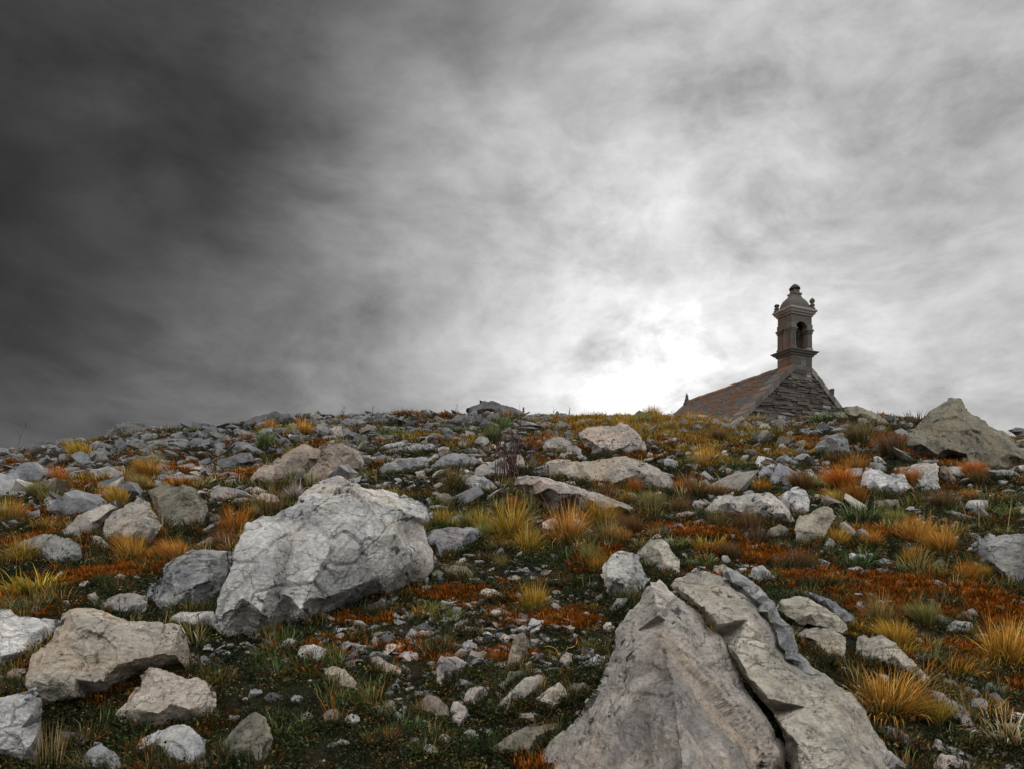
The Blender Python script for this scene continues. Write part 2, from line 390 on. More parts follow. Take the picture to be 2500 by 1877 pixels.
def refine(V, T, limit_fn, rounds=9):
    # split every edge longer than the local limit until none is left
    for _ in range(rounds):
        E = np.sort(np.concatenate([T[:, [0, 1]], T[:, [1, 2]], T[:, [2, 0]]]), 1)
        U, inv = np.unique(E[:, 0].astype(np.int64) * (len(V) + 1) + E[:, 1], return_inverse=True)
        ua = U // (len(V) + 1); ub = U % (len(V) + 1)
        mid = (V[ua] + V[ub]) / 2; ln = np.linalg.norm(V[ua] - V[ub], axis=1)
        sp = ln > limit_fn(mid)
        if not sp.any(): break
        idx = np.full(len(U), -1); idx[sp] = len(V) + np.arange(sp.sum())
        V = np.concatenate([V, mid[sp]]); n = len(T); e = idx[inv].reshape(3, n).T
        code = (e[:, 0] >= 0) * 1 + (e[:, 1] >= 0) * 2 + (e[:, 2] >= 0) * 4
        out = [T[code == 0]]
        for c0, r in ((1, 0), (2, 1), (4, 2)):
            m_ = code == c0; t_ = np.roll(T[m_], -r, 1); s = np.roll(e[m_], -r, 1)
            out += [np.stack([t_[:, 0], s[:, 0], t_[:, 2]], 1), np.stack([s[:, 0], t_[:, 1], t_[:, 2]], 1)]
        for c0, r in ((3, 0), (6, 1), (5, 2)):
            m_ = code == c0; t_ = np.roll(T[m_], -r, 1); s = np.roll(e[m_], -r, 1)
            out += [np.stack([s[:, 0], t_[:, 1], s[:, 1]], 1), np.stack([t_[:, 0], s[:, 0], s[:, 1]], 1), np.stack([t_[:, 0], s[:, 1], t_[:, 2]], 1)]
        m_ = code == 7; t_ = T[m_]; s = e[m_]
        out += [np.stack([t_[:, 0], s[:, 0], s[:, 2]], 1), np.stack([s[:, 0], t_[:, 1], s[:, 1]], 1), np.stack([s[:, 2], s[:, 1], t_[:, 2]], 1), s]
        T = np.concatenate(out)
    return V, T
def normals(V, T):
    n = np.cross(V[T[:, 1]] - V[T[:, 0]], V[T[:, 2]] - V[T[:, 0]]); o = np.zeros_like(V)
    for k in range(3):
        for c in range(3): o[:, c] += np.bincount(T[:, k], n[:, c], len(V))
    return o / np.maximum(np.linalg.norm(o, axis=1, keepdims=True), 1e-12)
def laplace(V, T, it, w):
    E = np.concatenate([T[:, [0, 1]], T[:, [1, 2]], T[:, [2, 0]]]); E = np.concatenate([E, E[:, ::-1]])
    cnt = np.bincount(E[:, 0], minlength=len(V)).astype(float)
    for _ in range(it):
        S = np.stack([np.bincount(E[:, 0], V[E[:, 1], c], len(V)) for c in range(3)], 1) / np.maximum(cnt, 1)[:, None]
        V = V + (S - V) * w
    return V
def facet(V, T, K, seed, jit, strength, aniso=1.0, b=None, area_w=None):
    # break the surface into K flat faces: each patch is pressed onto its own plane
    rg = np.random.default_rng(seed); n = len(V)
    if n < K * 6: return V
    Nn = normals(V, T); tri_a = np.linalg.norm(np.cross(V[T[:, 1]] - V[T[:, 0]], V[T[:, 2]] - V[T[:, 0]]), axis=1)
    cdf = np.cumsum(tri_a); S = V[T[np.searchsorted(cdf, rg.random(K) * cdf[-1]), 0]]
    Vm, Sm = V, S
    if b is not None: Vm = V + (V @ b)[:, None] * (aniso - 1) * b; Sm = S + (S @ b)[:, None] * (aniso - 1) * b
    s2 = (Sm ** 2).sum(1); own = np.empty(n, int)
    for i in range(0, n, 20000): own[i:i + 20000] = np.argmin(s2[None] - 2 * Vm[i:i + 20000] @ Sm.T, 1)
    cnt = np.maximum(np.bincount(own, minlength=K), 1)[:, None]
    C = np.stack([np.bincount(own, V[:, c], K) for c in range(3)], 1) / cnt
    M = np.stack([np.bincount(own, Nn[:, c], K) for c in range(3)], 1); M /= np.linalg.norm(M, axis=1, keepdims=True) + 1e-9
    M = M + rg.normal(0, jit, M.shape); M /= np.linalg.norm(M, axis=1, keepdims=True)
    d = ((V - C[own]) * M[own]).sum(1)
    return V - M[own] * (d * strength)[:, None]
def chisel(V, T, K, rho, depth, jit, seed):
    # knock K flakes off: everything near a seed and above its plane is cut back flat
    rg = np.random.default_rng(seed); n = len(V); V = V.copy(); Nn = normals(V, T)
    tri_a = np.linalg.norm(np.cross(V[T[:, 1]] - V[T[:, 0]], V[T[:, 2]] - V[T[:, 0]]), axis=1); cdf = np.cumsum(tri_a)
    for i in T[np.minimum(np.searchsorted(cdf, rg.random(K) * cdf[-1]), len(T) - 1), 0]:
        c = V[i]; m = Nn[i] + rg.normal(0, jit, 3); m /= np.linalg.norm(m); r = rho * rg.uniform(0.6, 1.4)
        D = V - c; h = D @ m + depth * rg.uniform(0.5, 1.5); q = (h > 0) & (np.einsum('ij,ij->i', D, D) < r * r) & (Nn @ m > 0.45)
        V[q] -= m * np.minimum(h[q], depth * 1.7)[:, None]
    return V
def chip(V, T, Rr, seed, amp=1.0, layer=None, fine=True):
    # broken faces, ledges, joints and grain carved into the solid (sizes relative to the rock)
    rg = np.random.default_rng(seed)
    b = rg.normal(size=3) if layer is None else np.array(layer, float); b /= np.linalg.norm(b)
    V = chisel(V, T, 12, 0.60 * Rr, 0.035 * Rr, 0.12, seed + 1)
    V = chisel(V, T, 46, 0.30 * Rr, 0.018 * Rr, 0.14, seed + 2)
    if fine and len(V) > 6000: V = chisel(V, T, 170, 0.15 * Rr, 0.009 * Rr, 0.16, seed + 3)
    q = V / Rr + seed * 3.7
    Nn = normals(V, T); Nn = laplace(Nn, T, 2, 0.5); Nn /= np.linalg.norm(Nn, axis=1, keepdims=True) + 1e-9
    wq = q + 0.06 * np.stack([fbm(q * 1.7 + k * 9, seed + k, 2) for k in range(3)], 1)
    d = 0.012 * fbm(q * 2.0, seed + 80, 3, 0.5)
    # joints: long, nearly straight
    F1, F2, Q, H = worley((wq + (wq @ b)[:, None] * 0.8 * b) * 0.9, seed)
    e = F2 - F1; d -= 0.05 * np.clip(1 - e / 0.035, 0, 1) * (H[:, 1] > -0.3); d += 0.022 * H[:, 0]
    if fine:
        F1, F2, Q, H = worley((wq + (wq @ b)[:, None] * 1.4 * b) * 3.2, seed + 5)
        e = F2 - F1; d -= 0.012 * np.clip(1 - e / 0.06, 0, 1) * (H[:, 2] > 0.35); d += 0.010 * H[:, 0] + 0.014 * (Q[:, 0] * H[:, 1] + Q[:, 1] * H[:, 2] + Q[:, 2] * H[:, 3])
        t = (wq @ b) * 5.0 + 0.5 * vnoise(q * 1.1, seed + 60); s = t - np.floor(t)
        d += 0.016 * (s ** 3) * np.clip(0.6 + vnoise(q * 1.5, seed + 61), 0, 1)
        rgh = np.clip(0.5 + 1.2 * vnoise(q * 1.3, seed + 66), 0.05, 1)
        d += rgh * (0.008 * fbm(q * 6.0, seed + 70, 4, 0.6, True) + 0.004 * fbm(q * 26, seed + 75, 2, 0.7))
    return V + Nn * (d * Rr * amp)[:, None]

TINT = {'w': (0.46, 0.45, 0.43), 'g': (0.26, 0.262, 0.265), 'd': (0.12, 0.12, 0.125), 't': (0.355, 0.325, 0.275), 'p': (0.385, 0.34, 0.305),
        'o': (0.205, 0.19, 0.145), 'b': (0.26, 0.21, 0.165), 'c': (0.41, 0.375, 0.335)}
NAMES_CAT = {'boulder': 'boulder', 'rock': 'rock', 'slab': 'rock slab', 'stone': 'stone'}
ROCKS = []        # every rock with its picture box, for the labels
def tint_of(code, seed):
    rg = np.random.default_rng(seed); c = np.array(TINT[code]) * rg.uniform(0.86, 1.14); c[2] *= rg.uniform(0.95, 1.03)
    return (*[float(x) for x in c], 1.0)
def outline_rock(kind, outline, colr, label=None, nm=None, thick=0.55, lean=0.55, pts_in=None, seed=None, base=None, ybot=None, dense=True, res=2.9, amp=1.0, layer=None, rough=1.0):
    seed = seed if seed is not None else len(ROCKS) * 7 + 3
    rg = np.random.default_rng(seed)
    P = pts(outline) if isinstance(outline, str) else outline
    a = 0.5 * np.sum(P[:, 0] * np.roll(P[:, 1], -1) - np.roll(P[:, 0], -1) * P[:, 1])
    if a > 0: P = P[::-1]                        # same winding for all
    x0, y0 = P.min(0); x1, y1 = P.max(0); w, h = x1 - x0, y1 - y0; mn = min(w, h)
    P = P.mean(0) + (P - P.mean(0)) * 1.025
    cs = rg.uniform((x0, y0), (x1, y1), (500, 2)); cs = cs[inside(cs, P)]; mn = min(mn, 2.4 * float(seg_dist(cs, P).max()) if len(cs) else mn)
    # break the long straight runs of the outline
    step = max(0.16 * mn, 5.0); Q = []
    for i in range(len(P)):
        A, B = P[i], P[(i + 1) % len(P)]; L_ = np.linalg.norm(B - A); k = max(1, int(round(L_ / step)))
        nrm = np.array((-(B - A)[1], (B - A)[0])) / max(L_, 1e-6)
        for j in range(k):
            t_ = j / k; p_ = A + (B - A) * t_
            if j: p_ = p_ + nrm * rg.normal() * 0.10 * L_ / k * rough
            Q.append(p_)
    O = np.array(Q); n = len(O)
    # lower edge of the outline = where it meets the ground
    xs = np.linspace(x0 + 0.12 * w, x1 - 0.12 * w, 9); low = []
    for xx in xs:
        best = y0
        for i in range(n):
            A, B = O[i], O[(i + 1) % n]
            if (A[0] - xx) * (B[0] - xx) <= 0 and A[0] != B[0]: best = max(best, A[1] + (B[1] - A[1]) * (xx - A[0]) / (B[0] - A[0]))
        low.append(best)
    low = np.array(low)
    gyb = np.full(9, base) if base is not None else low
    _, Yg, _ = pix2ground(xs, gyb); Ym = float(np.median(Yg)); s = Ym / F
    A_ = np.polyfit(xs - (x0 + x1) / 2, np.clip(Yg, 0.75 * Ym, 1.3 * Ym), 1); k1 = float(np.clip(A_[0], -0.8 * s, 0.8 * s)); Yb0 = float(A_[1])
    fixed = ybot is not None; ybot = float(np.median(low)) if ybot is None else ybot
    B = thick * mn * s * 0.62
    def plane(p): return Yb0 + k1 * (p[:, 0] - (x0 + x1) / 2) + lean * (ybot - p[:, 1]) * s
    g = delaunay
    # interior points: the corners of broken faces
    if mn < 75 and not fixed: Yb0 -= 0.28 * B; B *= 1.2
    hero = pts_in is not None; sp_ = (0.17 if dense else 0.30) if hero else 0.27; m = (70 if dense else 16) if hero else int(np.clip(abs(a) / (0.34 * mn) ** 2 * 0.8, 3, 26)); cand = rg.uniform((x0, y0), (x1, y1), (m * 60, 2))
    cand = cand[inside(cand, O)]; cand = cand[seg_dist(cand, O) > (0.09 if hero else 0.13) * mn]; sel = []
    for c in cand:
        if all(np.hypot(*(c - q_)) > sp_ * mn for q_ in sel): sel.append(c)
        if len(sel) >= m: break
    I = np.array(sel) if sel else np.array([[(x0 + x1) / 2, (y0 + y1) / 2]])
    ed = seg_dist(I, O); emax = max(ed.max(), 1e-3)
    bul = np.clip(ed / emax * 2.4 + 0.15, 0, 1) ** 0.8 * rg.uniform(0.45, 1.4, len(I))
    if pts_in is not None:
        J = pts(' '.join(pts_in[0].split())); dep = np.array(pts_in[1], float)
        d_ = np.linalg.norm(I[:, None] - J[None], axis=2); wg = 1 / (d_ ** 2 + (0.05 * mn) ** 2); idw = (wg * dep).sum(1) / wg.sum(1)
        bul = idw * np.clip(ed / emax * 2.6 + 0.1, 0, 1) * rg.uniform(0.85, 1.15, len(I))
        far = np.min(np.linalg.norm(I[:, None] - J[None], axis=2), 1) > (0.12 if dense else 0.28) * mn
        I = np.concatenate([I[far], J]); bul = np.concatenate([bul[far], dep])
    yoff = -B * bul
    def tri(pi):
        vs_ = [Vector(p) for p in np.concatenate([O, pi])]
        r = delaunay_2d_cdt(vs_, [(i, (i + 1) % n) for i in range(n)], [], 1, 1e-6)
        return np.array([tuple(v) for v in r[0]]), np.array([list(f) for f in r[2]]), r[3]
    Vf, Tf, of = tri(I)
    bm_ = np.zeros(len(Vf))
    for i, src in enumerate(of):
        if src and max(src) >= n: bm_[i] = yoff[max(src) - n]
    # rear: fewer, larger faces, bedded in the slope
    cen = O.mean(0); Ib = cen + (I[::2] - cen) * 0.8; ib = inside(Ib, O); Ib = Ib[ib] if ib.any() else cen[None]
    Vb, Tb, ob = tri(Ib)
    isO = np.array([bool(s_) and min(s_) < n for s_ in ob])
    Yf = plane(Vf) + bm_; Yr = plane(Vb) + np.where(isO, 0, B * 1.25 * rg.uniform(0.7, 1.1, len(Vb)))
    if not fixed and base is None: Yf = np.minimum(Yf, ground_hit(Vf, Ym) + 0.06 * B)
    Wf = unproj(Vf[:, 0], Vf[:, 1], Yf); Wb = unproj(Vb[:, 0], Vb[:, 1], Yr)
    # the foot of the rock goes down into the soil
    keyf = {tuple(np.round(v, 3)): i for i, v in enumerate(Vf)}
    remap = np.full(len(Vb), -1)
    for i, v in enumerate(Vb):
        if isO[i]: remap[i] = keyf.get(tuple(np.round(v, 3)), -1)
    extra = remap < 0; remap[extra] = len(Vf) + np.arange(extra.sum())
    V = np.concatenate([Wf, Wb[extra]]); T = np.concatenate([Tf, remap[Tb][:, ::-1]])
    px_ = np.concatenate([Vf, Vb[extra]])
    sink = np.clip((px_[:, 1] - (ybot - 0.10 * h)) / (0.12 * h + 1e-6), 0, 1)
    V[:, 2] -= 0 if fixed else sink * 0.07 * h * s
    cy = V.mean(0); org = np.array([cy[0], cy[1], float(terrain(cy[0], cy[1]))]); V = V - org
    # outward winding
    vol = np.einsum('ij,ij->i', V[T[:, 0]] , np.cross(V[T[:, 1]], V[T[:, 2]])).sum()
    if vol < 0: T = T[:, ::-1]
    Rr = 0.5 * mn * s * 1.25
    V, T = refine(V, T, lambda c: np.full(len(c), Rr * 0.16), 8)
    V = laplace(V, T, 1, 0.10 if mn > 75 else 0.02)
    lim = max(res * s, Rr / 52)
    ct = V.mean(0)[1]
    V, T = refine(V, T, lambda c: np.where(c[:, 1] > ct + 0.35 * B, 4.5, 1.0) * lim, 9)
    V = chip(V, T, Rr, seed, 0.8 * amp * (1.0 if mn > 75 else 0.6), layer, fine=mn > 14)
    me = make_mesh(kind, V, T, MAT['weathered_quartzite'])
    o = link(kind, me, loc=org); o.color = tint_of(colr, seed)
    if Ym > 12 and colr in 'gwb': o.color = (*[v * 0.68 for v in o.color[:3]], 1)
    o['category'] = NAMES_CAT[kind]
    ROCKS.append(dict(o=o, cx=(x0 + x1) / 2, cy=(y0 + y1) / 2, w=w, h=h, yb=ybot, col=colr, label=label, nm=nm, Y=Ym, kind=kind, area=abs(a), low=(xs, low)))
    return o
delaunay = None

exec_rocks = []
def rk(kind, colr, outline, label=None, nm=None, **kw): exec_rocks.append((kind, colr, outline, label, nm, kw))
# ---------------------------------------------------------------- the rocks seen in the photo, each by its own outline
# foreground right: the split outcrop
rk('boulder','c','E 1270,1180 1280,1140 1370,1030 1470,950 1520,870 1560,760 1600,700 1650,580 1700,450 1760,330 1840,230 1890,150 1930,100 2000,95 2110,185 2160,215 2250,290 F 305,370 395,450 455,560 485,650 545,740 610,830 665,900 700,960 715,1030 760,1070 790,1130 800,1750 -90,1780 E 1200,1780',
   'huge pinkish pyramid boulder in the right foreground with a big dark grey lower face', 'pyramid boulder', thick=0.9, lean=0.5, base=1850, ybot=1850, amp=0.65, seed=29, layer=(0.75,0.2,0.6), res=2.6,
   dense=False, pts_in=('E 1945,150 1990,300 2030,480 2060,640 2090,860 2110,1100 2130,1500 1850,400 1780,560 1730,720 1650,850 1600,1050 1850,900 1900,1130 1700,1200 1500,1500 1800,1500 F 60,330 160,470 230,640 330,800 430,960 520,1080 90,620 200,860 300,1040 380,1200 620,1130 350,1500 600,1500',
           [0.35,0.75,1.0,1.2,1.4,1.55,1.8,0.42,0.5,0.55,0.6,0.7,1.05,1.1,0.9,1.1,1.5,0.55,0.75,0.85,0.95,1.0,1.0,1.2,1.25,1.3,1.4,0.8,1.6,1.4]))
rk('slab','t','F 95,140 150,90 200,60 250,60 300,50 380,75 450,100 560,190 600,220 700,350 760,480 850,560 960,600 1020,640 1130,730 1250,880 1290,960 1370,1080 1450,1180 1500,1750 800,1780 760,1130 770,1050 690,870 600,780 500,640 430,560 390,440 330,370 250,290 190,230 130,180',
   'long tan rough slab leaning beside the pyramid boulder across a deep dark cleft', 'long leaning slab', rough=0.4, thick=0.8, lean=0.75, base=1865, ybot=1865, amp=0.7, layer=(0.7,0.15,0.6), res=2.6,
   pts_in=('F 160,150 270,230 370,360 470,520 560,660 680,800 760,960 850,1080 850,1180 400,160 560,330 700,520 850,680 1000,850 1120,1000 1200,1150 900,1500 1100,1500 1300,1500', [0.55,0.7,0.8,0.85,0.9,0.95,1.0,1.05,1.1,0.6,0.7,0.75,0.8,0.82,0.85,0.9,1.5,1.5,1.3]))
rk('slab','g','F 400,70 430,20 500,50 560,90 640,150 720,240 750,320 820,380 860,480 900,510 940,570 1000,600 1010,650 900,640 800,580 680,400 580,250 480,160',
   'narrow grey ridge of rock standing directly behind the long leaning slab', 'narrow rear ridge', thick=1.2, lean=0.55, base=1740)
# big white boulder
rk('boulder','w','D 1300,260 1340,130 1390,40 A 1390,1200 1420,1090 1450,1000 1500,920 1580,880 1640,890 1700,850 1800,790 1850,730 1930,680 2020,650 2110,640 B 180,650 260,690 330,700 400,730 480,745 560,765 600,790 600,840 625,880 600,920 550,940 580,980 590,1040 620,1090 645,1150 640,1180 E 620,20 600,60 540,110 480,160 400,190 200,190 100,260 30,280 D 1870,350 1720,350 1600,380 1540,380 1480,350 1360,360 1300,310',
   'largest white boulder, domed and deeply crinkled, standing left of centre', 'large white boulder', thick=0.8, lean=0.42, amp=0.85, res=2.6,
   pts_in=('A 1560,960 1640,960 1560,1150 1760,1000 1900,850 2050,760 2150,900 2000,1050 B 130,760 300,850 450,850 540,880 400,1000 200,1080 500,1090 D 1450,200 1560,260 1700,180 1800,250 1640,100 E 100,150 300,100 450,60', [0.35,0.55,0.8,0.5,0.6,0.6,1.0,1.1,0.75,0.95,0.8,0.5,1.05,1.15,0.8,0.7,0.85,0.6,0.9,0.9,0.85,0.9,0.7]))
rk('boulder','g','D 880,200 900,130 970,80 A 975,1190 1050,1130 1150,1080 1250,1075 1410,1095 1400,1180 D 1370,40 1340,130 1310,230 1240,262 1100,275 1030,280 960,250',
   'grey angular boulder wedged against the left side of the large white boulder', 'grey wedge boulder', thick=0.7, lean=0.35)
rk('rock','w','D 1020,320 1080,285 1180,285 1280,280 1330,340 1320,390 1220,400 1080,370 1030,350','low white rock half sunk in dark heath at the foot of the large white boulder','sunken white rock')
# lower left group
rk('boulder','t','D 150,720 195,540 310,440 385,300 440,265 560,265 760,310 880,345 1010,350 1085,365 1110,430 1140,520 1235,590 1245,650 1190,690 1060,640 900,660 800,710 640,760 480,800 330,830 240,790',
   'big block shaped tan and grey boulder with a flat sloping top in the lower left', 'big tan block', thick=0.8, lean=0.3, amp=0.8,
   pts_in=('D 330,450 430,310 700,380 900,400 1050,430 1060,560 560,520 300,600 700,600 850,560 450,680 620,700',[0.35,0.45,0.75,0.75,0.7,0.6,1.05,0.8,1.1,1.0,0.95,0.9]))
rk('slab','w','D -90,270 60,265 120,305 360,345 310,440 195,545 60,620 0,680 -90,700','pitted white slab cut by the left edge, behind the big tan block','pitted white slab', lean=0.9)
rk('boulder','w','D -110,790 0,800 110,770 215,740 240,800 250,880 245,1130 190,1190 100,1170 0,1140 -110,1150','white layered block in the bottom left corner with a shaded right side','white corner block', thick=0.9, lean=0.3,
   pts_in=('D 150,800 190,900 170,1100 60,900 40,1050',[0.8,1.0,1.05,0.9,1.0]))
rk('slab','g','D -80,720 150,710 150,760 0,785 -80,790','thin grey slab lying between the big tan block and the white corner block','thin edge slab', lean=1.0)
rk('rock','b','D 0,690 70,625 165,625 150,710 0,722','small brown rock tucked under the left end of the big tan block')
rk('boulder','p','D 650,980 720,880 790,770 840,670 905,615 1010,630 1090,665 1180,680 1280,740 1295,800 1290,900 1200,950 1060,960 920,1000 800,960',
   'streaked pinkish boulder with diagonal bands, just below the big tan block', 'streaked pinkish boulder', thick=0.8, lean=0.5)
rk('boulder','w','D 780,1110 850,1040 950,985 1100,960 1180,1010 1235,1050 1225,1130 1180,1210 1100,1229 1040,1180 960,1180 880,1160 800,1180','pale rounded rock with cracked right end at the bottom, below the streaked pinkish boulder','pale cracked boulder', lean=0.7)
rk('boulder','o','D 1280,1140 1340,1060 1400,980 1480,900 1540,875 1590,910 1620,980 1635,1040 1600,1160 1570,1215 1480,1205 1360,1180','pointed grey green leaf shaped boulder standing alone on the dark heath','leaf shaped boulder', lean=0.6,
   pts_in=('D 1560,960 1590,1060 1560,1160 1450,1020 1420,1110',[0.7,0.8,0.7,0.85,0.8]))
rk('rock','g','D 450,1250 490,1150 570,1065 640,1090 730,1160 735,1260','smooth grey pointed stone at the bottom edge, left of the pale cracked boulder','smooth grey point', amp=0.5)
rk('rock','d','D 300,1060 370,1000 440,1005 520,1030 500,1090 440,1110 360,1090','small dark jagged rock with a white end, between the corner block and the pale boulder')
rk('rock','w','D 880,1260 950,1190 1020,1180 1090,1220 1120,1260','pale stone cut by the bottom edge under the pale cracked boulder')
rk('rock','g','D 1165,1260 1200,1170 1240,1175 1300,1260')
rk('rock','g','D 600,260 640,210 720,175 790,170 860,185 890,185 875,250 880,300 830,310 700,305','rounded grey rock behind the top of the big tan block')
# left middle tan group
rk('boulder','g','A 70,1100 130,1035 250,995 330,995 420,1020 480,1060 490,1130 420,1170 340,1180 250,1130 130,1120','rounded dark grey boulder at the left end of the tan boulder row','row end boulder', lean=0.45)
rk('boulder','t','A 400,950 470,870 560,835 690,795 740,815 680,860 610,940 590,985 600,1060 570,1110 500,1120 420,1020 360,985','brown cracked boulder in the row, between the dark end boulder and the domed tan one','cracked row boulder', lean=0.45)
rk('boulder','t','A 590,985 640,900 740,815 830,773 890,800 950,890 975,940 950,1010 900,1060 720,1065 660,1040','domed tan boulder with a smooth front in the middle of the left boulder row','domed row boulder', lean=0.45)
rk('boulder','o','A 810,770 890,730 1000,685 1080,690 1170,720 1220,790 1240,850 1310,880 1300,900 1210,940 1100,980 1000,990 975,930 900,800','tan green boulder forming the uphill right end of the left boulder row','right row boulder', lean=0.45)
rk('rock','t','A 540,1000 600,1000 660,1060 650,1100 600,1100')
rk('boulder','g','G 0,880 60,870 170,820 210,760 240,740 400,745 450,780 540,820 600,860 600,900 520,940 470,970 400,1010 280,1010 150,1030 0,1010 -90,1000 -90,900','broad blue grey boulder at the left edge, halfway up the slope','left edge boulder', lean=0.7)
rk('boulder','d','G 1130,470 1160,410 1200,350 1320,310 1500,310 1600,340 1750,365 1840,400 1800,420 1680,420 1560,450 1480,500 1400,470 1300,500 1200,510','wide layered dark outcrop on the skyline at left','left skyline outcrop', lean=0.6, amp=1.2, layer=(0.1,0.2,1))
rk('rock','g','G 1210,560 1270,520 1340,500 1420,460 1490,450 1510,490 1440,530 1330,560')
rk('rock','g','G 1510,470 1570,430 1670,420 1730,480 1680,510 1600,530 1540,520')
rk('slab','g','G 1790,350 1950,345 1980,380 1960,400 1850,390 1790,375','small flat topped slab on the skyline right of the left skyline outcrop','skyline slab')
rk('rock','d','G 1985,365 2060,380 2080,420 2000,420 1975,395')
rk('boulder','d','G 200,600 250,570 350,540 450,510 540,510 530,550 600,600 480,620 300,625','low dark mound of rock on the far left skyline','far left mound', lean=0.8)
rk('rock','d','G 540,540 580,500 700,480 780,485 840,520 860,560 700,580 600,590','overhanging dark grey rock on the skyline right of the far left mound','overhanging skyline rock')
rk('rock','g','G 720,540 760,525 840,570 850,595 780,600 740,580')
rk('slab','g','G 370,750 450,710 610,690 630,760 600,790 500,800','flat grey slab tilted towards the left edge boulder from its right','tilted left slab', lean=0.9)
rk('rock','g','G 615,745 640,650 720,645 800,690 740,730 660,760','forked pale grey rock on the end of the tilted left slab','forked rock')
rk('boulder','g','G 950,660 1020,610 1110,630 1170,700 1210,770 1150,775 1050,760 960,700','steep grey boulder uphill of the small rust coloured patch on the left slope','steep left boulder')
rk('rock','g','G 740,775 790,740 870,700 940,705 960,750 870,770')
rk('rock','g','G 940,770 1000,750 1060,790 1060,830 960,835 900,810')
rk('rock','d','G 70,680 100,655 200,655 210,680 100,720'); rk('rock','g','G 170,705 220,690 280,715 260,750 190,750')
rk('rock','b','G 1180,830 1200,790 1330,775 1350,800 1345,850 1300,880 1240,870')
rk('rock','g','G 720,880 780,860 820,860 860,930 830,945 740,920'); rk('rock','g','G 765,990 800,930 850,950 875,995 820,1005'); rk('stone','g','G 860,915 900,905 985,930 950,955 880,955')
rk('rock','g','G 1385,740 1390,690 1430,675 1520,690 1560,720 1520,750 1450,760','grey rounded nose of rock at the left end of a long curved slab','curved slab nose')
rk('slab','g','G 1430,765 1560,720 1620,700 1740,710 1850,730 1930,770 1980,810 1970,835 1880,800 1790,770 1600,775','long curved grey slab overhanging dark ground on the left slope','long curved slab', lean=1.1)
rk('rock','w','G 1460,840 1500,780 1580,770 1800,785 1850,810 1855,850 1800,880 1640,890 1570,870','pale grey log shaped rock under the long curved slab','log shaped rock')
rk('stone','p','G 1440,930 1560,870 1590,880 1580,930 1500,950'); rk('rock','g','G 1690,930 1730,875 1850,870 1960,865 2040,880 2075,930 2070,990 1990,985 1900,960 1750,965','low grey rock with a blunt right end, downhill of the log shaped rock','blunt low rock')
rk('rock','g','G 1550,610 1590,550 1640,540 1700,570 1710,620 1640,640'); rk('rock','g','G 1630,560 1650,505 1740,500 1810,520 1860,560 1800,600 1720,600')
rk('stone','g','G 1820,590 1880,565 1940,600 1900,630'); rk('stone','g','G 1885,550 1900,520 1960,520 1990,560 1930,575')
rk('stone','t','G 0,1110 120,1095 220,1110 200,1150 80,1160 -60,1150 -60,1120','pale flat stone against the left edge below the left edge boulder'); rk('rock','g','A 270,845 275,800 300,785 350,795 430,840 430,870 370,880 300,865','lone grey wedge of rock uphill of the orange tufts on the left','lone grey wedge')
rk('rock','t','A 500,1160 520,1140 600,1125 690,1115 650,1150 560,1175','flat pale stone lying below the cracked row boulder'); rk('rock','g','A -50,830 30,820 55,850 50,890 0,900 -50,890')
rk('rock','o','A 1110,1100 1180,1050 1260,1005 1310,1015 1300,1060 1200,1090'); rk('stone','g','A 1210,970 1260,930 1320,905 1320,930 1260,970 1220,985')
# centre left, far
rk('boulder','d','H 400,320 440,300 560,240 700,215 720,200 780,190 830,215 930,215 1000,260 1050,290 980,330 900,330 780,330 700,380 600,390 500,370','triangular dark grey boulder on the skyline left of centre','triangular skyline boulder', amp=1.2)
rk('slab','g','H 630,370 820,330 850,350 720,410'); rk('rock','g','H 900,330 960,315 1010,340 1000,400 940,400'); rk('rock','g','H 1010,340 1080,325 1140,350 1170,380 1090,390 1000,400')
rk('rock','g','H 290,420 340,370 420,390 520,420 600,440 690,470 600,500 400,490 360,450','pale stepped rock just downhill of the triangular skyline boulder','stepped rock'); rk('rock','g','H 400,370 450,360 560,380 600,410 500,420'); rk('stone','g','H 590,430 620,405 690,430 700,460 650,470')
rk('rock','g','H 0,495 90,485 95,530 60,570 0,580 -60,560 -60,500'); rk('stone','g','H 230,500 300,480 360,495 330,530 260,530')
rk('boulder','g','H 250,620 290,560 340,515 470,520 500,560 560,580 650,640 680,690 740,720 650,720 540,690 480,620 380,640 290,680','grey arched rock with a long tail running down to the right','arched rock')
rk('boulder','d','H 120,720 290,680 400,640 490,640 520,700 560,740 480,760 340,820 260,850 160,840','dark broad rock in shadow beneath the arched rock','dark shadowed rock')
rk('boulder','b','H 480,920 560,830 640,760 720,740 820,680 900,620 960,580 1030,545 1100,550 1180,580 1250,600 1300,650 1240,700 1150,790 1110,850 1115,920 1060,960 900,990 700,1000 500,980','large brown wedge boulder with a long bright left ridge, uphill of the large white boulder','brown wedge boulder', thick=0.8, lean=0.7,
   pts_in=('H 1080,600 900,700 760,780 650,900 900,900 1100,800 1200,690',[0.6,1.0,1.05,0.8,1.1,0.7,0.7]))
rk('boulder','b','H 1115,900 1120,830 1200,750 1300,660 1220,590 1280,550 1400,540 1540,560 1680,650 1700,690 1750,800 1700,840 1550,880 1400,910 1250,960 1190,970','light brown boulder with a sloping striped right flank, joined to the brown wedge boulder','striped brown boulder', thick=0.8, lean=0.6,
   pts_in=('H 1290,670 1400,690 1500,740 1600,800 1250,800 1400,820',[0.9,0.95,0.95,0.7,0.95,1.1]))
rk('rock','p','H 1285,545 1340,510 1420,495 1470,540 1400,545'); rk('rock','g','H 1465,520 1540,490 1590,530 1540,560 1480,545'); rk('rock','g','H 1570,540 1640,560 1720,600 1690,615 1600,590')
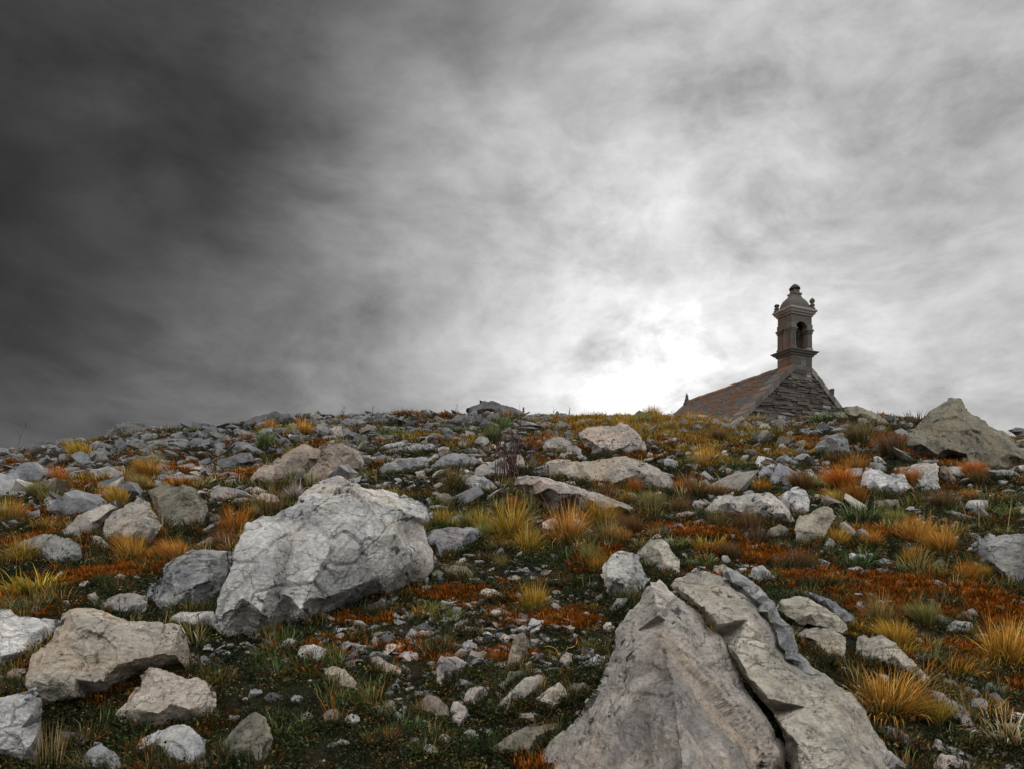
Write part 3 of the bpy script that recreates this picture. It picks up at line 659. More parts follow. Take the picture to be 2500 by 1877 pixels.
rk('rock','p','H 1330,440 1350,380 1420,350 1500,350 1500,440 1470,510 1400,470','rose brown upright rock uphill of the striped brown boulder','rose upright rock'); rk('rock','g','H 1480,350 1560,380 1610,450 1560,500 1470,510 1490,430')
rk('rock','g','H 1460,300 1530,265 1700,290 1780,310 1650,370 1560,390 1480,330'); rk('rock','g','H 1740,320 1840,280 1940,265 2000,300 1960,340 1800,340')
rk('rock','g','H 1620,440 1700,370 1760,330 1860,350 1850,430 1700,440'); rk('rock','w','H 1660,450 1700,420 1790,420 1840,455 1740,475'); rk('rock','g','H 1850,390 1950,345 2060,370 2140,410 2050,430 1880,420')
rk('boulder','g','B 270,520 300,480 350,450 430,437 520,445 480,470 400,480 340,500'); rk('slab','g','B 340,490 440,470 540,452 630,450 660,485 650,498 560,500 480,512 380,510','flat grey slab with a dark undercut front edge, centre left','undercut slab', lean=1.0)
rk('boulder','g','B 300,600 340,570 430,530 520,535 590,560 560,610 500,630 380,640 320,620','low pale grey boulder scored with cracks, right of the striped brown boulder','scored grey boulder')
rk('rock','w','H 200,970 240,930 340,925 410,950 380,980 280,990'); rk('stone','t','H 320,1030 360,990 450,980 470,1000 400,1050')
rk('slab','w','H 320,1090 400,1050 480,1010 500,985 520,1020 560,1000 640,1040 760,1080 740,1110 650,1120 520,1090 400,1100','thin pale winged slab above the orange grass, left of the large white boulder','winged slab', rough=0.5)
rk('rock','o','H 270,1190 330,1130 430,1120 560,1140 640,1180 560,1210 400,1220 300,1210'); rk('stone','w','H 500,790 540,755 620,755 630,775 560,800 510,810')
rk('boulder','d','I 615,190 620,160 700,130 760,110 760,70 850,90 900,80 1000,125 1060,130 1150,165 1230,200 1250,250 1190,290 1090,300 960,300 900,200 800,230 700,240 640,225','jagged dark crag with a notched peak on the middle of the skyline','notched skyline crag', amp=1.3, lean=0.5)
rk('boulder','d','I 420,320 470,270 560,230 650,240 760,245 850,290 850,340 700,350 500,350','rounded dark boulder in front of the left foot of the notched skyline crag','round dark boulder'); rk('rock','d','I 800,300 860,220 920,200 1000,270 1050,310 960,315 880,310')
rk('rock','g','I 160,370 200,320 300,310 400,345 420,380 280,390'); rk('rock','g','I 300,300 360,270 400,275 430,320 330,320'); rk('rock','g','I 0,390 60,370 180,370 260,400 200,440 60,440 -40,430')
rk('slab','g','I 260,420 340,400 440,400 520,430 550,470 440,475 340,450'); rk('slab','g','I 970,330 1090,310 1250,320 1280,360 1200,400 1160,395 1140,340 1060,350','box like grey slab just right of the notched crag foot','box slab'); rk('rock','g','I 1010,380 1080,360 1140,420 1130,440 1050,420')
rk('rock','g','I 1220,400 1300,355 1370,370 1440,430 1380,460 1280,450 1240,430'); rk('rock','g','I 1365,370 1400,320 1500,305 1600,340 1500,390 1430,410'); rk('rock','g','I 1550,380 1620,320 1700,320 1760,370 1800,410 1700,420 1560,415')
rk('rock','g','I 1100,460 1140,440 1230,450 1250,490 1180,500'); rk('rock','g','I 1180,520 1230,470 1330,470 1330,500 1240,540')
rk('boulder','t','I 1410,560 1480,500 1560,460 1660,480 1760,530 1850,600 1860,660 1800,690 1700,680 1600,640 1490,640 1440,580','broad domed buff boulder left of the hilltop block boulder','buff domed boulder')
rk('boulder','p','B 1505,400 1560,350 1640,340 1730,340 1750,318 1800,330 1860,380 1930,460 1900,500 1800,520 1700,525 1590,515 1580,480 1540,470','pinkish flat topped block boulder high on the slope below the golden grass','hilltop block boulder', thick=0.8, lean=0.5,
   pts_in=('B 1600,420 1700,450 1800,460 1880,460 1640,480',[0.9,1.0,1.05,0.8,0.9]))
rk('boulder','t','B 1210,640 1260,590 1400,560 1520,560 1640,540 1720,530 1800,525 1870,545 1940,570 2010,620 2090,690 2050,740 1960,730 1860,700 1800,690 1740,720 1640,720 1500,690 1400,660 1300,640','very long low ochre boulder right of centre with a white vein near its right end','long ochre boulder', thick=0.9, lean=0.8)
rk('rock','t','I 1350,800 1450,760 1500,730 1600,710 1720,710 1800,770 1700,810 1500,830')
rk('slab','p','B 1125,700 1150,650 1200,637 1270,640 1400,680 1600,740 1760,800 1860,850 1850,865 1740,860 1700,870 1560,880 1400,875 1300,880 1260,800 1180,740','long slanting slab with a bright pink upper edge and a black shaded front','bright edged slab', thick=1.0, lean=0.25, rough=0.5,
   pts_in=('B 1160,690 1230,690 1330,710 1450,745 1580,785 1700,830 1300,800 1450,830 1600,850',[1.5,1.9,2.0,2.0,1.9,1.4,0.6,0.5,0.4]))
rk('boulder','g','I 180,830 250,770 330,690 440,650 560,645 650,670 670,720 640,800 560,830 480,800 350,840 230,860','crazed grey tortoise shaped boulder over a dark hollow, centre','tortoise boulder'); rk('rock','g','I 670,690 730,700 790,750 700,790 640,820 650,760')
rk('rock','t','I 140,800 150,740 260,660 300,650 330,680 250,740 200,790'); rk('rock','g','I 300,640 360,620 440,620 470,650 400,670 330,680'); rk('slab','d','I 590,600 650,580 770,630 740,660 650,650 580,640')
rk('stone','g','I 780,600 820,575 880,590 870,630 800,630'); rk('rock','w','I 880,560 900,545 970,570 1010,620 950,630 890,600'); rk('rock','w','I 970,520 1010,515 1100,560 1145,610 1080,635 1010,590 965,560')
rk('slab','t','I 790,720 850,670 950,640 1000,660 960,700 900,720 830,750'); rk('boulder','w','I 770,830 830,780 900,740 980,690 1040,720 1150,850 1110,880 1080,930 960,930 880,890 840,850','white deeply cracked boulder behind the bare twiggy bush','white cracked boulder')
rk('rock','t','I 1040,720 1060,650 1200,650 1280,750 1300,850 1200,870 1150,830'); rk('boulder','g','I 515,920 540,880 620,870 780,890 860,930 940,1010 910,1060 850,1040 750,1080 660,1060 600,1020 530,980','smooth charcoal boulder with a rose coloured right tip','rose tipped boulder', amp=0.7)
rk('rock','o','I 235,1090 250,1050 300,1050 360,1080 420,1080 480,1140 460,1190 400,1215 300,1180','pair shaped greenish rounded rock right of the top of the large white boulder','greenish rounded rock')
rk('boulder','g','B 600,980 640,960 720,945 860,945 910,970 930,1000 880,1040 850,1080 760,1120 690,1150 640,1120 650,1080 610,1050','dark grey table topped boulder against the right side of the large white boulder','table topped boulder')
rk('rock','g','B 605,820 680,815 740,835 700,860 620,860'); rk('rock','t','B 740,890 800,870 850,940 760,945')
rk('rock','d','I 1300,770 1350,700 1400,740 1400,780 1340,790'); rk('rock','d','I 1370,690 1500,635 1600,650 1620,690 1500,700 1420,720'); rk('rock','w','I 1600,690 1640,640 1700,660 1760,715 1680,710')
rk('rock','p','I 1630,960 1700,945 1780,945 1810,1005 1740,1000'); rk('rock','p','B 1285,920 1350,890 1380,900 1370,950 1320,980 1290,960'); rk('rock','p','B 1465,905 1500,895 1545,930 1550,960 1500,940')
rk('boulder','w','B 1650,1229 1665,1150 1700,1110 1760,1085 1820,1100 1870,1130 1900,1180 1915,1229 E 1940,90 1900,150 1850,200 1780,215 1700,200 1660,130 1640,60','white upright boulder spotted with black lichen, behind the pyramid boulder tip','lichen spotted boulder')
rk('boulder','t','B 1850,1110 1900,1060 1960,1000 1985,990 2010,1020 2060,1080 2110,1150 2110,1229 E 2110,70 1960,80 1940,30 B 1900,1150','sharp pointed pale rock immediately right of the lichen spotted boulder','sharp pointed rock')
# right middle
rk('boulder','g','J 1550,820 1560,760 1620,700 1700,670 1750,670 1690,790 1660,870 1600,870'); rk('boulder','g','J 1670,880 1690,800 1750,680 1790,655 1850,680 1930,740 2060,820 2212,840 2200,880 2080,860 1960,830 1860,840 1800,940 1740,940 1690,910','folded grey boulder with a long low tail to the right, right of centre','folded grey boulder')
rk('rock','g','J 1690,670 1760,610 1840,565 1900,600 2040,690 1990,720 1900,680 1850,690 1790,655 1750,665'); rk('rock','g','J 2010,770 2070,725 2130,725 2170,790 2100,800')
rk('rock','t','J 1290,850 1380,830 1440,805 1540,870 1500,905 1400,895 1340,880'); rk('stone','w','J 1480,820 1510,790 1540,800 1520,830'); rk('stone','t','J 890,890 920,860 990,835 1040,890 1000,925 930,910')
rk('rock','w','J 345,600 360,550 390,535 440,590 420,630 370,640'); rk('stone','g','J 220,580 270,570 330,620 260,625'); rk('slab','g','J 480,630 560,590 640,570 660,600 560,640'); rk('stone','w','J 1155,560 1170,525 1215,525 1225,585 1165,585')
rk('stone','t','J 745,560 780,530 840,540 830,580 770,590'); rk('stone','w','J 1760,500 1780,460 1830,450 1870,490 1910,510 1850,530 1790,520'); rk('rock','d','J 1380,520 1480,510 1530,525 1570,570 1500,590 1420,570'); rk('stone','g','J 1600,560 1620,500 1680,500 1700,530 1660,570')
rk('stone','g','J 1120,470 1140,445 1220,480 1260,500 1200,510'); rk('slab','t','J 1250,490 1380,500 1400,520 1300,520'); rk('stone','w','J 740,410 800,365 890,380 900,410 820,410'); rk('slab','g','J 435,460 540,420 650,385 760,400 700,440 590,460 520,500 450,490')
rk('stone','g','J 690,470 760,440 790,470 750,510 700,500'); rk('stone','t','J 800,480 840,445 870,480 850,500'); rk('rock','g','J 930,270 1010,250 1100,195 1170,240 1120,270 1010,290'); rk('rock','o','J 1180,200 1250,180 1330,240 1290,260 1240,260')
rk('stone','p','J 1130,280 1170,250 1230,270 1250,300 1190,320 1150,310'); rk('rock','g','J 650,270 700,210 760,180 800,220 780,270 700,300'); rk('slab','w','J 840,160 930,140 1010,150 1000,190 900,190'); rk('stone','w','J 1790,260 1820,235 1870,240 1870,280 1810,290')
rk('stone','g','J 1680,200 1740,190 1780,250 1730,260'); rk('stone','g','J 1880,260 1960,215 2070,210 2040,250 1920,270'); rk('slab','g','J 1760,180 1940,185 1960,215 1840,215'); rk('slab','g','J 2000,300 2050,285 2130,300 2100,350 2020,340')
rk('slab','w','J 2110,290 2160,265 2212,255 2260,270 2200,300'); rk('slab','g','J 2110,340 2160,305 2230,310 2260,350 2180,370'); rk('stone','t','J 1530,290 1600,235 1660,235 1700,290 1620,310')
rk('boulder','o','K 200,160 270,150 330,140 410,130 500,170 620,230 700,270 810,310 800,360 700,380 560,380 560,330 480,270 420,265 340,270 270,200','long sloping olive slab right of the chapel gable on the skyline','olive skyline slab', lean=0.7)
rk('rock','o','K 130,220 200,195 260,200 330,270 280,310 180,290','brown green wedge under the overhang of the olive skyline slab'); rk('rock','o','K 400,290 440,260 510,270 560,340 570,400 480,360')
rk('boulder','o','K 960,480 970,430 1060,360 1110,300 1180,200 1260,150 1330,130 1380,90 1390,50 1420,35 1510,50 1560,90 1620,160 1670,215 1760,240 1860,320 1920,360 2050,400 2120,470 2212,560 2400,720 2400,850 2212,790 2100,830 1950,840 1850,840 1700,850 1550,830 1500,760 1400,710 1280,750 1180,700 1050,650 970,560',
   'huge olive brown pyramid of rock cut by the right edge, rising against the sky','huge skyline pyramid', thick=0.75, lean=0.45, res=2.6, amp=0.85,
   pts_in=('K 1400,100 1300,250 1450,330 1600,250 1550,480 1200,420 1350,600 1600,650 1750,450 1900,600 2050,650 1100,550',[0.3,0.5,0.75,0.6,0.95,0.7,1.0,1.1,0.8,0.95,0.8,0.7]))
rk('boulder','d','K 2040,400 2110,370 2180,365 2300,400 2400,560 2212,520 2120,450','small dark hump behind the right flank of the huge skyline pyramid', base=1070)
rk('boulder','g','K -50,590 0,520 60,470 180,430 260,430 320,520 330,620 240,680 60,670 -20,640','smooth grey rounded boulder beneath the big wind blown brown tussock','tussock boulder', amp=0.6)
rk('boulder','w','K 445,990 470,880 510,790 590,820 680,810 720,850 780,870 910,870 960,960 980,1010 880,1080 780,1095 700,1070 650,1110 600,1050 520,1050 450,1020','craggy white grey boulder with orange moss on its saddle, downhill of the skyline pyramid','mossy saddle boulder', amp=1.2)
rk('boulder','w','K 790,830 860,780 980,780 1050,760 1180,745 1260,750 1300,800 1300,900 1300,1100 1180,1110 1060,1060 980,980 910,870 860,850','hollowed white grey boulder pressed against the right of the mossy saddle boulder','hollowed boulder', amp=1.2)
rk('rock','w','K 960,960 1050,1060 1110,1095 1040,1100 980,1020'); rk('rock','o','C 1280,800 1340,785 1460,780 1470,850 1390,855 1340,840','flat faced olive stone downhill of the mossy saddle boulder','flat faced stone')
rk('rock','t','C 1560,820 1640,790 1600,765 1700,765 1720,785 1650,850 1600,850'); rk('rock','b','K 1300,780 1350,765 1400,800 1460,900 1490,990 1400,980 1310,900'); rk('stone','w','K 1380,880 1420,870 1480,920 1500,970 1460,950')
rk('boulder','g','K 1840,850 1950,820 2100,830 2212,900 2200,930 2000,930 1870,900'); rk('boulder','p','K 2040,830 2120,780 2212,760 2300,780 2300,900 2150,880'); rk('stone','t','K 880,620 940,620 1000,660 980,700 920,690')
rk('stone','g','K 950,390 1050,370 1040,420 970,430'); rk('stone','g','K 700,490 740,455 830,450 840,485 760,495')
rk('boulder','w','C 270,870 330,810 380,760 450,750 480,765 600,740 680,740 740,780 800,850 830,900 700,920 600,900 540,880 440,870 360,890','long white grey wrinkled boulder in the right middle ground','wrinkled white boulder', amp=1.1)
rk('boulder','w','C 735,765 790,730 850,700 900,730 930,800 930,850 880,890 840,905 800,860 750,790','rounded knob of rock at the right end of the wrinkled white boulder','rounded knob')
rk('boulder','t','C 835,960 870,880 940,850 990,828 1060,840 1075,890 1040,960 1010,1020 940,1080 870,1080 840,1020','upright pale boulder with diagonal grooves, downhill of the rounded knob','grooved upright boulder', lean=0.5)
rk('rock','p','C 0,930 100,870 200,855 270,865 220,910 120,905 40,920'); rk('rock','p','C 215,830 230,790 270,780 320,810 280,840'); rk('stone','g','C 220,920 280,895 290,920 240,940')
rk('rock','o','C 600,1010 660,1000 690,950 750,930 800,960 790,1010 740,1035 640,1030','olive rounded rock left of the grooved upright boulder','olive rounded rock'); rk('slab','t','C 1100,930 1140,915 1180,950 1250,1030 1240,1050 1160,1010 1110,970'); rk('rock','g','C 1205,970 1240,955 1330,1020 1355,1055 1310,1070 1250,1030 1215,1000','blue grey oblong rock right of the grooved upright boulder','blue grey oblong rock')
rk('rock','g','C 1045,1005 1090,1050 1060,1075 1000,1070'); rk('stone','w','C 1480,890 1515,880 1520,905 1490,920'); rk('boulder','g','C 1840,830 1900,815 1960,820 2030,900 2040,935 1980,930 1900,870'); rk('rock','g','C 1735,870 1780,845 1850,870 1950,900 1960,925 1850,920'); rk('stone','w','C 1670,900 1740,895 1790,920 1720,935')
rk('rock','t','C 2150,830 2212,820 2260,840 2250,880 2170,880'); rk('boulder','g','C 1895,1060 1930,1020 2020,985 2120,975 2212,970 2330,980 2350,1229 F 2350,100 2212,160 2140,130 2060,80 2000,30 C 1960,1180 1920,1110','large flat topped grey boulder cut by the right edge, overhanging black shadow','right edge boulder', lean=0.55,
   pts_in=('C 1990,1040 2060,1100 2150,1080 2000,1150',[0.8,1.0,0.9,0.9]))
rk('rock','g','C 1460,1080 1500,1065 1560,1070 1640,1120 1560,1130 1500,1110'); rk('rock','g','C 1330,1150 1370,1130 1440,1155 1400,1180 1350,1170'); rk('rock','g','C 940,1090 1000,1085 1060,1095 1090,1120 1000,1130 950,1115')
rk('rock','g','C 700,1060 760,1040 830,1060 870,1090 780,1090'); rk('rock','g','C 720,1180 790,1155 870,1170 820,1200 740,1195'); rk('rock','t','C 340,1210 350,1180 410,1170 440,1190 410,1225 360,1240'); rk('slab','t','C 540,1060 620,1050 625,1080 560,1095')
# right foreground field
rk('slab','t','F 725,260 760,210 850,190 920,200 1020,260 1140,350 1150,400 1060,380 1000,360 860,350 780,300','tan overhanging slab resting on a larger block, right of the long leaning slab','tan overhanging slab', lean=0.9, base=1560)
rk('slab','g','F 880,170 910,160 1000,190 1040,200 1100,240 1190,290 1190,340 1140,360 1060,280 960,210','grey angular slab lying along the back of the tan overhanging slab','grey back slab', base=1530)
rk('boulder','t','F 820,370 940,380 1060,380 1140,440 1145,570 1080,600 1000,590 930,530 870,450','buff block beneath the tan overhanging slab','buff under block')
rk('boulder','t','F 1200,500 1210,440 1250,420 1290,440 1310,405 1370,430 1440,470 1500,530 1550,580 1640,650 1640,700 1600,740 1530,700 1480,640 1370,620 1250,610 1200,580','knobbly speckled boulder just uphill of the big golden tussock','knobbly boulder', amp=1.5)
rk('boulder','p','F 1540,750 1600,740 1700,760 1800,820 1880,880 1940,980 1930,1000 1850,980 1700,900 1620,820','long cream boulder running down to the right of the big golden tussock','long cream boulder')
rk('rock','g','F 1330,990 1400,970 1490,1000 1570,1070 1540,1100 1430,1090 1360,1050'); rk('rock','t','F 1230,870 1290,850 1400,890 1340,930 1270,930'); rk('boulder','w','F 1260,1229 1300,1150 1350,1100 1410,1120 1510,1190 1530,1270 1250,1270','rough grey boulder at the bottom edge right of the long leaning slab','bottom edge boulder')
rk('boulder','p','F 1670,1190 1720,1130 1800,1140 1870,1180 1910,1229 1910,1280 1680,1280'); rk('rock','t','F 1650,1110 1680,1040 1720,1060 1750,1130 1700,1130'); rk('rock','g','F 1740,1040 1810,1030 1870,1100 1820,1100')
rk('rock','g','F 1850,850 1930,785 1990,820 2030,890 1960,920 1890,890','grey block with a flat face, right of the long cream boulder','flat faced grey block'); rk('rock','g','F 1950,750 2000,700 2060,740 2130,800 2040,820 1980,790'); rk('slab','g','F 1760,320 1820,290 1900,260 1940,300 1920,350 1850,350')
rk('slab','g','F 1590,330 1660,305 1720,300 1770,350 1740,380 1660,370'); rk('slab','g','F 1740,380 1800,330 1900,350 1920,390 1850,430 1760,410'); rk('slab','d','F 1500,190 1600,190 1700,230 1700,270 1600,260'); rk('slab','g','F 1640,180 1720,170 1800,210 1840,250 1760,250')
rk('rock','t','F 1910,410 2000,420 2030,470 1960,470 1920,455'); rk('rock','p','F 2060,390 2130,375 2212,385 2280,400 2260,430 2120,425'); rk('stone','w','F 1455,445 1500,410 1530,460 1490,475'); rk('stone','g','F 1550,430 1590,440 1640,490 1620,510 1570,470')
rk('rock','g','F 1190,260 1220,215 1290,225 1290,260 1230,280'); rk('rock','w','F 555,80 590,10 640,0 700,50 750,110 680,120 620,130','pale grooved wedge just behind the top of the narrow rear ridge','grooved wedge'); rk('slab','t','F 865,110 900,100 960,120 1100,105 1230,110 1220,125 1050,130 900,135','thin pale flat slab lying in the rust red moss','thin moss slab')
rk('slab','g','F 1550,540 1620,530 1700,540 1700,580 1620,600 1560,580'); rk('stone','t','F 1200,350 1280,360 1320,390 1260,395')
# centre foreground stones
rk('rock','p','E 655,760 655,600 680,545 760,550 830,590 865,620 800,680 730,720 690,765','wedge shaped rose stone with orange stains, upright in the centre foreground','rose wedge stone', amp=0.7); rk('rock','b','E 1060,640 1090,530 1110,450 1150,400 1205,430 1195,540 1150,610 1120,650','tall ochre finger of stone standing upright in the centre foreground','ochre finger stone', amp=0.7)
rk('rock','o','E 1035,750 1060,700 1090,640 1150,635 1225,660 1160,720 1100,740'); rk('rock','t','E 1000,870 1030,820 1110,750 1180,680 1260,660 1310,680 1300,740 1200,820 1120,850 1060,890 1030,890','long tan loaf shaped stone leaning up to the right, centre foreground','loaf shaped stone', amp=0.7)
rk('rock','w','E 1245,810 1300,760 1385,705 1480,800 1400,850 1320,880 1280,840','pale speckled four cornered stone like a paving block','four cornered stone', amp=0.35, thick=0.5,rough=0.3, pts_in=('E 1270,820 1325,860 1400,830 1380,780',[0.9,1.2,1.0,0.6]))
rk('rock','p','E 805,820 850,740 920,730 990,740 950,820 900,890 850,860','flat faced rose brown stone left of the loaf shaped stone','rose brown stone', amp=0.6); rk('rock','b','E 530,870 560,820 600,780 660,790 720,850 735,920 720,950 650,930 560,900','brown two faced stone left of the small upright block stone','two faced stone', amp=0.6)
rk('rock','p','E 735,870 750,825 800,815 840,860 840,930 790,970 745,950','small upright block shaped stone between two brown stones','upright block stone', amp=0.5); rk('rock','t','E 250,560 300,550 360,590 440,620 445,680 350,690 290,640'); rk('rock','t','E -20,630 30,610 110,630 150,680 215,750 180,780 100,760 30,740 -10,690','creamy streaked stone pointing down to the right on yellow green grass','creamy pointed stone')
rk('rock','p','E 435,610 460,600 505,640 490,655 450,650'); rk('boulder','o','E 1000,1090 1060,1040 1160,990 1280,960 1370,950 1390,1000 1330,1060 1220,1140 1120,1160 1030,1120','yellow green mossy long rock at the bottom, left of the pyramid boulder foot','mossy long rock')
rk('rock','b','E 1420,760 1480,710 1550,700 1560,760 1500,820 1450,800'); rk('stone','w','E 630,1040 690,1015 745,1040 740,1090 690,1100 640,1070','bright white knobbly stone near the bottom centre','bright white stone'); rk('rock','g','E 260,1060 330,1020 430,1000 435,1040 360,1080 290,1085','blue grey smooth stone in the bottom centre left','blue grey stone')
rk('stone','t','E 200,880 230,860 290,840 380,890 350,930 280,920'); rk('stone','t','E 560,1130 580,1080 640,1080 680,1130 620,1170'); rk('stone','b','E -30,900 0,870 50,865 90,910 80,960 30,990 -20,980'); rk('stone','w','E 95,940 120,900 170,895 200,930 170,965 110,965')
rk('slab','d','E 180,290 240,240 330,225 420,230 410,260 330,300 230,310','dark flat slab on the ground below the right foot of the large white boulder','dark flat slab', lean=1.0); rk('rock','w','E 890,190 940,140 1000,150 1090,190 1060,205 960,215','white wedge stone with a flat foot on the orange moss, centre','white wedge stone'); rk('stone','t','E 800,110 850,80 900,80 950,110 940,130 870,130')
rk('slab','t','E 1135,105 1200,90 1350,85 1480,95 1540,110 1480,120 1280,125 1150,130','long thin pale slab behind the small golden tussock at centre','long thin slab', lean=1.2); rk('stone','t','E 985,140 1040,125 1130,135 1150,160 1050,165'); rk('rock','o','E 700,60 700,10 760,0 830,10 880,60 850,95 770,90'); rk('stone','o','E 600,50 640,25 690,40 690,80 620,90'); rk('stone','g','E 570,130 560,90 600,50 610,120')
rk('slab','g','E 720,420 760,360 820,325 860,340 800,400 740,430'); rk('slab','p','E 800,400 830,370 940,385 940,420 850,425'); rk('stone','t','E 870,350 920,325 945,340 940,370 880,365'); rk('stone','p','E 535,415 570,390 630,400 610,440 560,440'); rk('stone','w','E 1245,390 1260,335 1310,330 1310,370 1270,395')
rk('stone','p','E 1650,370 1670,345 1700,345 1730,385 1700,405 1660,400'); rk('rock','g','E 1690,270 1740,200 1800,200 1835,220 1800,240 1760,290 1700,295'); rk('slab','b','E 120,450 140,410 200,400 280,430 200,445'); rk('stone','t','E 260,470 280,430 340,415 345,450 290,480'); rk('stone','p','E 395,530 430,460 470,480 450,520'); rk('stone','p','E 410,560 440,530 490,520 470,560')
rk('stone','g','E 520,500 515,445 570,490 580,530'); rk('slab','w','E 595,530 640,505 720,520 640,540'); rk('slab','p','E 590,490 680,455 740,460 680,490'); rk('stone','p','E 600,450 660,420 680,430 640,470'); rk('stone','p','E 875,460 900,430 935,435 930,465'); rk('slab','p','E 1020,450 1060,415 1110,435 1080,470'); rk('stone','p','E 1200,450 1260,440 1275,470 1230,500')
rk('stone','p','E 805,230 850,230 890,270 860,270'); rk('stone','t','E 1385,590 1410,530 1460,540 1470,590 1430,615'); rk('stone','w','E 1570,550 1575,500 1600,510 1595,560'); rk('stone','t','E 1310,700 1350,660 1440,690 1430,720'); rk('rock','t','D 1660,520 1700,460 1740,435 1815,470 1800,500 1730,530'); rk('rock','w','D 1780,560 1800,490 1880,475 1980,510 1970,570 1900,600 1820,600','white lumpy stone on the heath left of the centre foreground stones','white lumpy stone')
rk('stone','p','D 1530,660 1600,620 1660,630 1650,680 1580,680'); rk('stone','g','D 1360,930 1380,900 1440,905 1440,930 1390,940'); rk('stone','w','D 1740,800 1780,775 1830,800 1800,840 1750,830'); rk('stone','t','D 520,180 570,165 595,200 580,235 540,215'); rk('stone','w','D 460,130 500,100 540,95 540,125 490,145')
rk('slab','t','D 580,110 680,100 770,100 770,130 640,125'); rk('slab','t','D 620,150 700,130 780,140 760,165 650,165'); rk('stone','g','D 370,215 410,215 430,260 390,260')
for _k, _c, _o, _l, _n, _kw in exec_rocks: outline_rock(_k, _o, _c, _l, _n, **_kw)
print('rocks', len(ROCKS), 'tris', sum(len(r['o'].data.polygons) for r in ROCKS))
# ---------------------------------------------------------------- the chapel beyond the crest
def granite(name, base, lich, amount, blue=0.0, rough_s=9.0):
    m, t, p = new_mat(name)
    tcn = N(t, 'ShaderNodeTexCoord'); g = N(t, 'ShaderNodeNewGeometry'); oi = N(t, 'ShaderNodeObjectInfo')
    co = g.outputs['Position']
    a = noise_n(t, co, rough_s, 5, 0.65); b_ = noise_n(t, co, 1.3, 4, 0.6); f = noise_n(t, co, 38, 3, 0.7)
    c = mix(t, a.outputs[0], tuple(x * 0.5 for x in base), tuple(x * 1.55 for x in base))
    c = mix(t, 1.0, c, ramp(t, oi.outputs['Random'], [(0, 0.62), (0.5, 1.0), (0.86, 1.15), (1.0, 2.1)]), 'MULTIPLY')
    c = mix(t, 0.5, c, ramp(t, f.outputs[0], [(0.3, 0.5), (0.7, 1.5)]), 'MULTIPLY')
    # orange and grey crust lichens thrive on the faces turned to the weather side
    dt = vmath(t, 'DOT_PRODUCT', g.outputs['Normal'], (-0.92, 0.1, 0.38))
    k = smap(t, math_n(t, 'ADD', math_n(t, 'MULTIPLY', dt, 0.16), b_.outputs[0]), 0.56, 0.74)
    c = mix(t, math_n(t, 'MULTIPLY', k, amount), c, mix(t, a.outputs[0], tuple(x * 0.45 for x in lich), lich))
    t.links.new(c, p.inputs['Base Color'])
    bb = bump(t, f.outputs[0], 0.7, 0.02); bb = bump(t, a.outputs[0], 0.6, 0.04, bb); t.links.new(bb, p.inputs['Normal'])
    return m
granite('granite_ashlar', (0.105, 0.095, 0.082), (0.24, 0.085, 0.035), 0.6)
granite('schist_stone', (0.075, 0.065, 0.055), (0.14, 0.09, 0.045), 0.3)
granite('roof_slate', (0.095, 0.085, 0.075), (0.26, 0.10, 0.035), 0.85, rough_s=4)
granite('dark_lichen_stone', (0.06, 0.055, 0.05), (0.10, 0.05, 0.03), 0.4)
granite('white_vein', (0.28, 0.27, 0.25), (0.3, 0.2, 0.1), 0.2)
D0 = 34.0; TH = R(23)
chx, chy = (1932 - CX) / F * D0, D0
chapel = bpy.data.objects.new('stone_chapel', None); COL.objects.link(chapel)
chapel.location = (chx, chy, 0); chapel.rotation_euler = (0, 0, TH)
tag(chapel, 'small old stone chapel with domed bell tower and lichened slate roof beyond the hilltop', 'chapel')
crg = np.random.default_rng(5)
def boxes_mesh(name, bl, mat, jit=0.0, smooth=False):
    Vs, Fs = [], []
    for (x0, x1, y0, y1, z0, z1) in bl:
        c = np.array([(x, y, z) for z in (z0, z1) for y in (y0, y1) for x in (x0, x1)], float)
        if jit: c += crg.normal(size=c.shape) * jit
        n = len(Vs) * 8; Vs.append(c)
        Fs += [(n, n+2, n+3, n+1), (n+4, n+5, n+7, n+6), (n, n+1, n+5, n+4), (n+2, n+6, n+7, n+3), (n, n+4, n+6, n+2), (n+1, n+3, n+7, n+5)]
    return make_mesh(name, np.concatenate(Vs), Fs, MAT[mat], smooth)
def poly_mesh(name, prof_, y0, y1, mat):
    bmx = __import__('bmesh').new()
    a = [bmx.verts.new((x, y0, z)) for x, z in prof_]; b = [bmx.verts.new((x, y1, z)) for x, z in prof_]; n = len(a)
    bmx.faces.new(a); bmx.faces.new(b[::-1])
    for i in range(n): bmx.faces.new((a[i], b[i], b[(i + 1) % n], a[(i + 1) % n]))
    __import__('bmesh').ops.recalc_face_normals(bmx, faces=bmx.faces[:])
    me = bpy.data.meshes.new(name); bmx.to_mesh(me); bmx.free(); me.materials.append(MAT[mat]); return me
def part(name, me, parent, label=None):
    o = link(name, me, parent)
    if label: o['label'] = label
    return o
CXc, SL, ZR, HW, LEN = 0.675, 0.862, 11.47, 3.95, 8.9
def rake(x, lift=0.0): return ZR + 0.36 + lift - SL * abs(x - CXc)      # top of the gable coping
ZE = rake(CXc + HW) - 0.3
ZB = 4.6
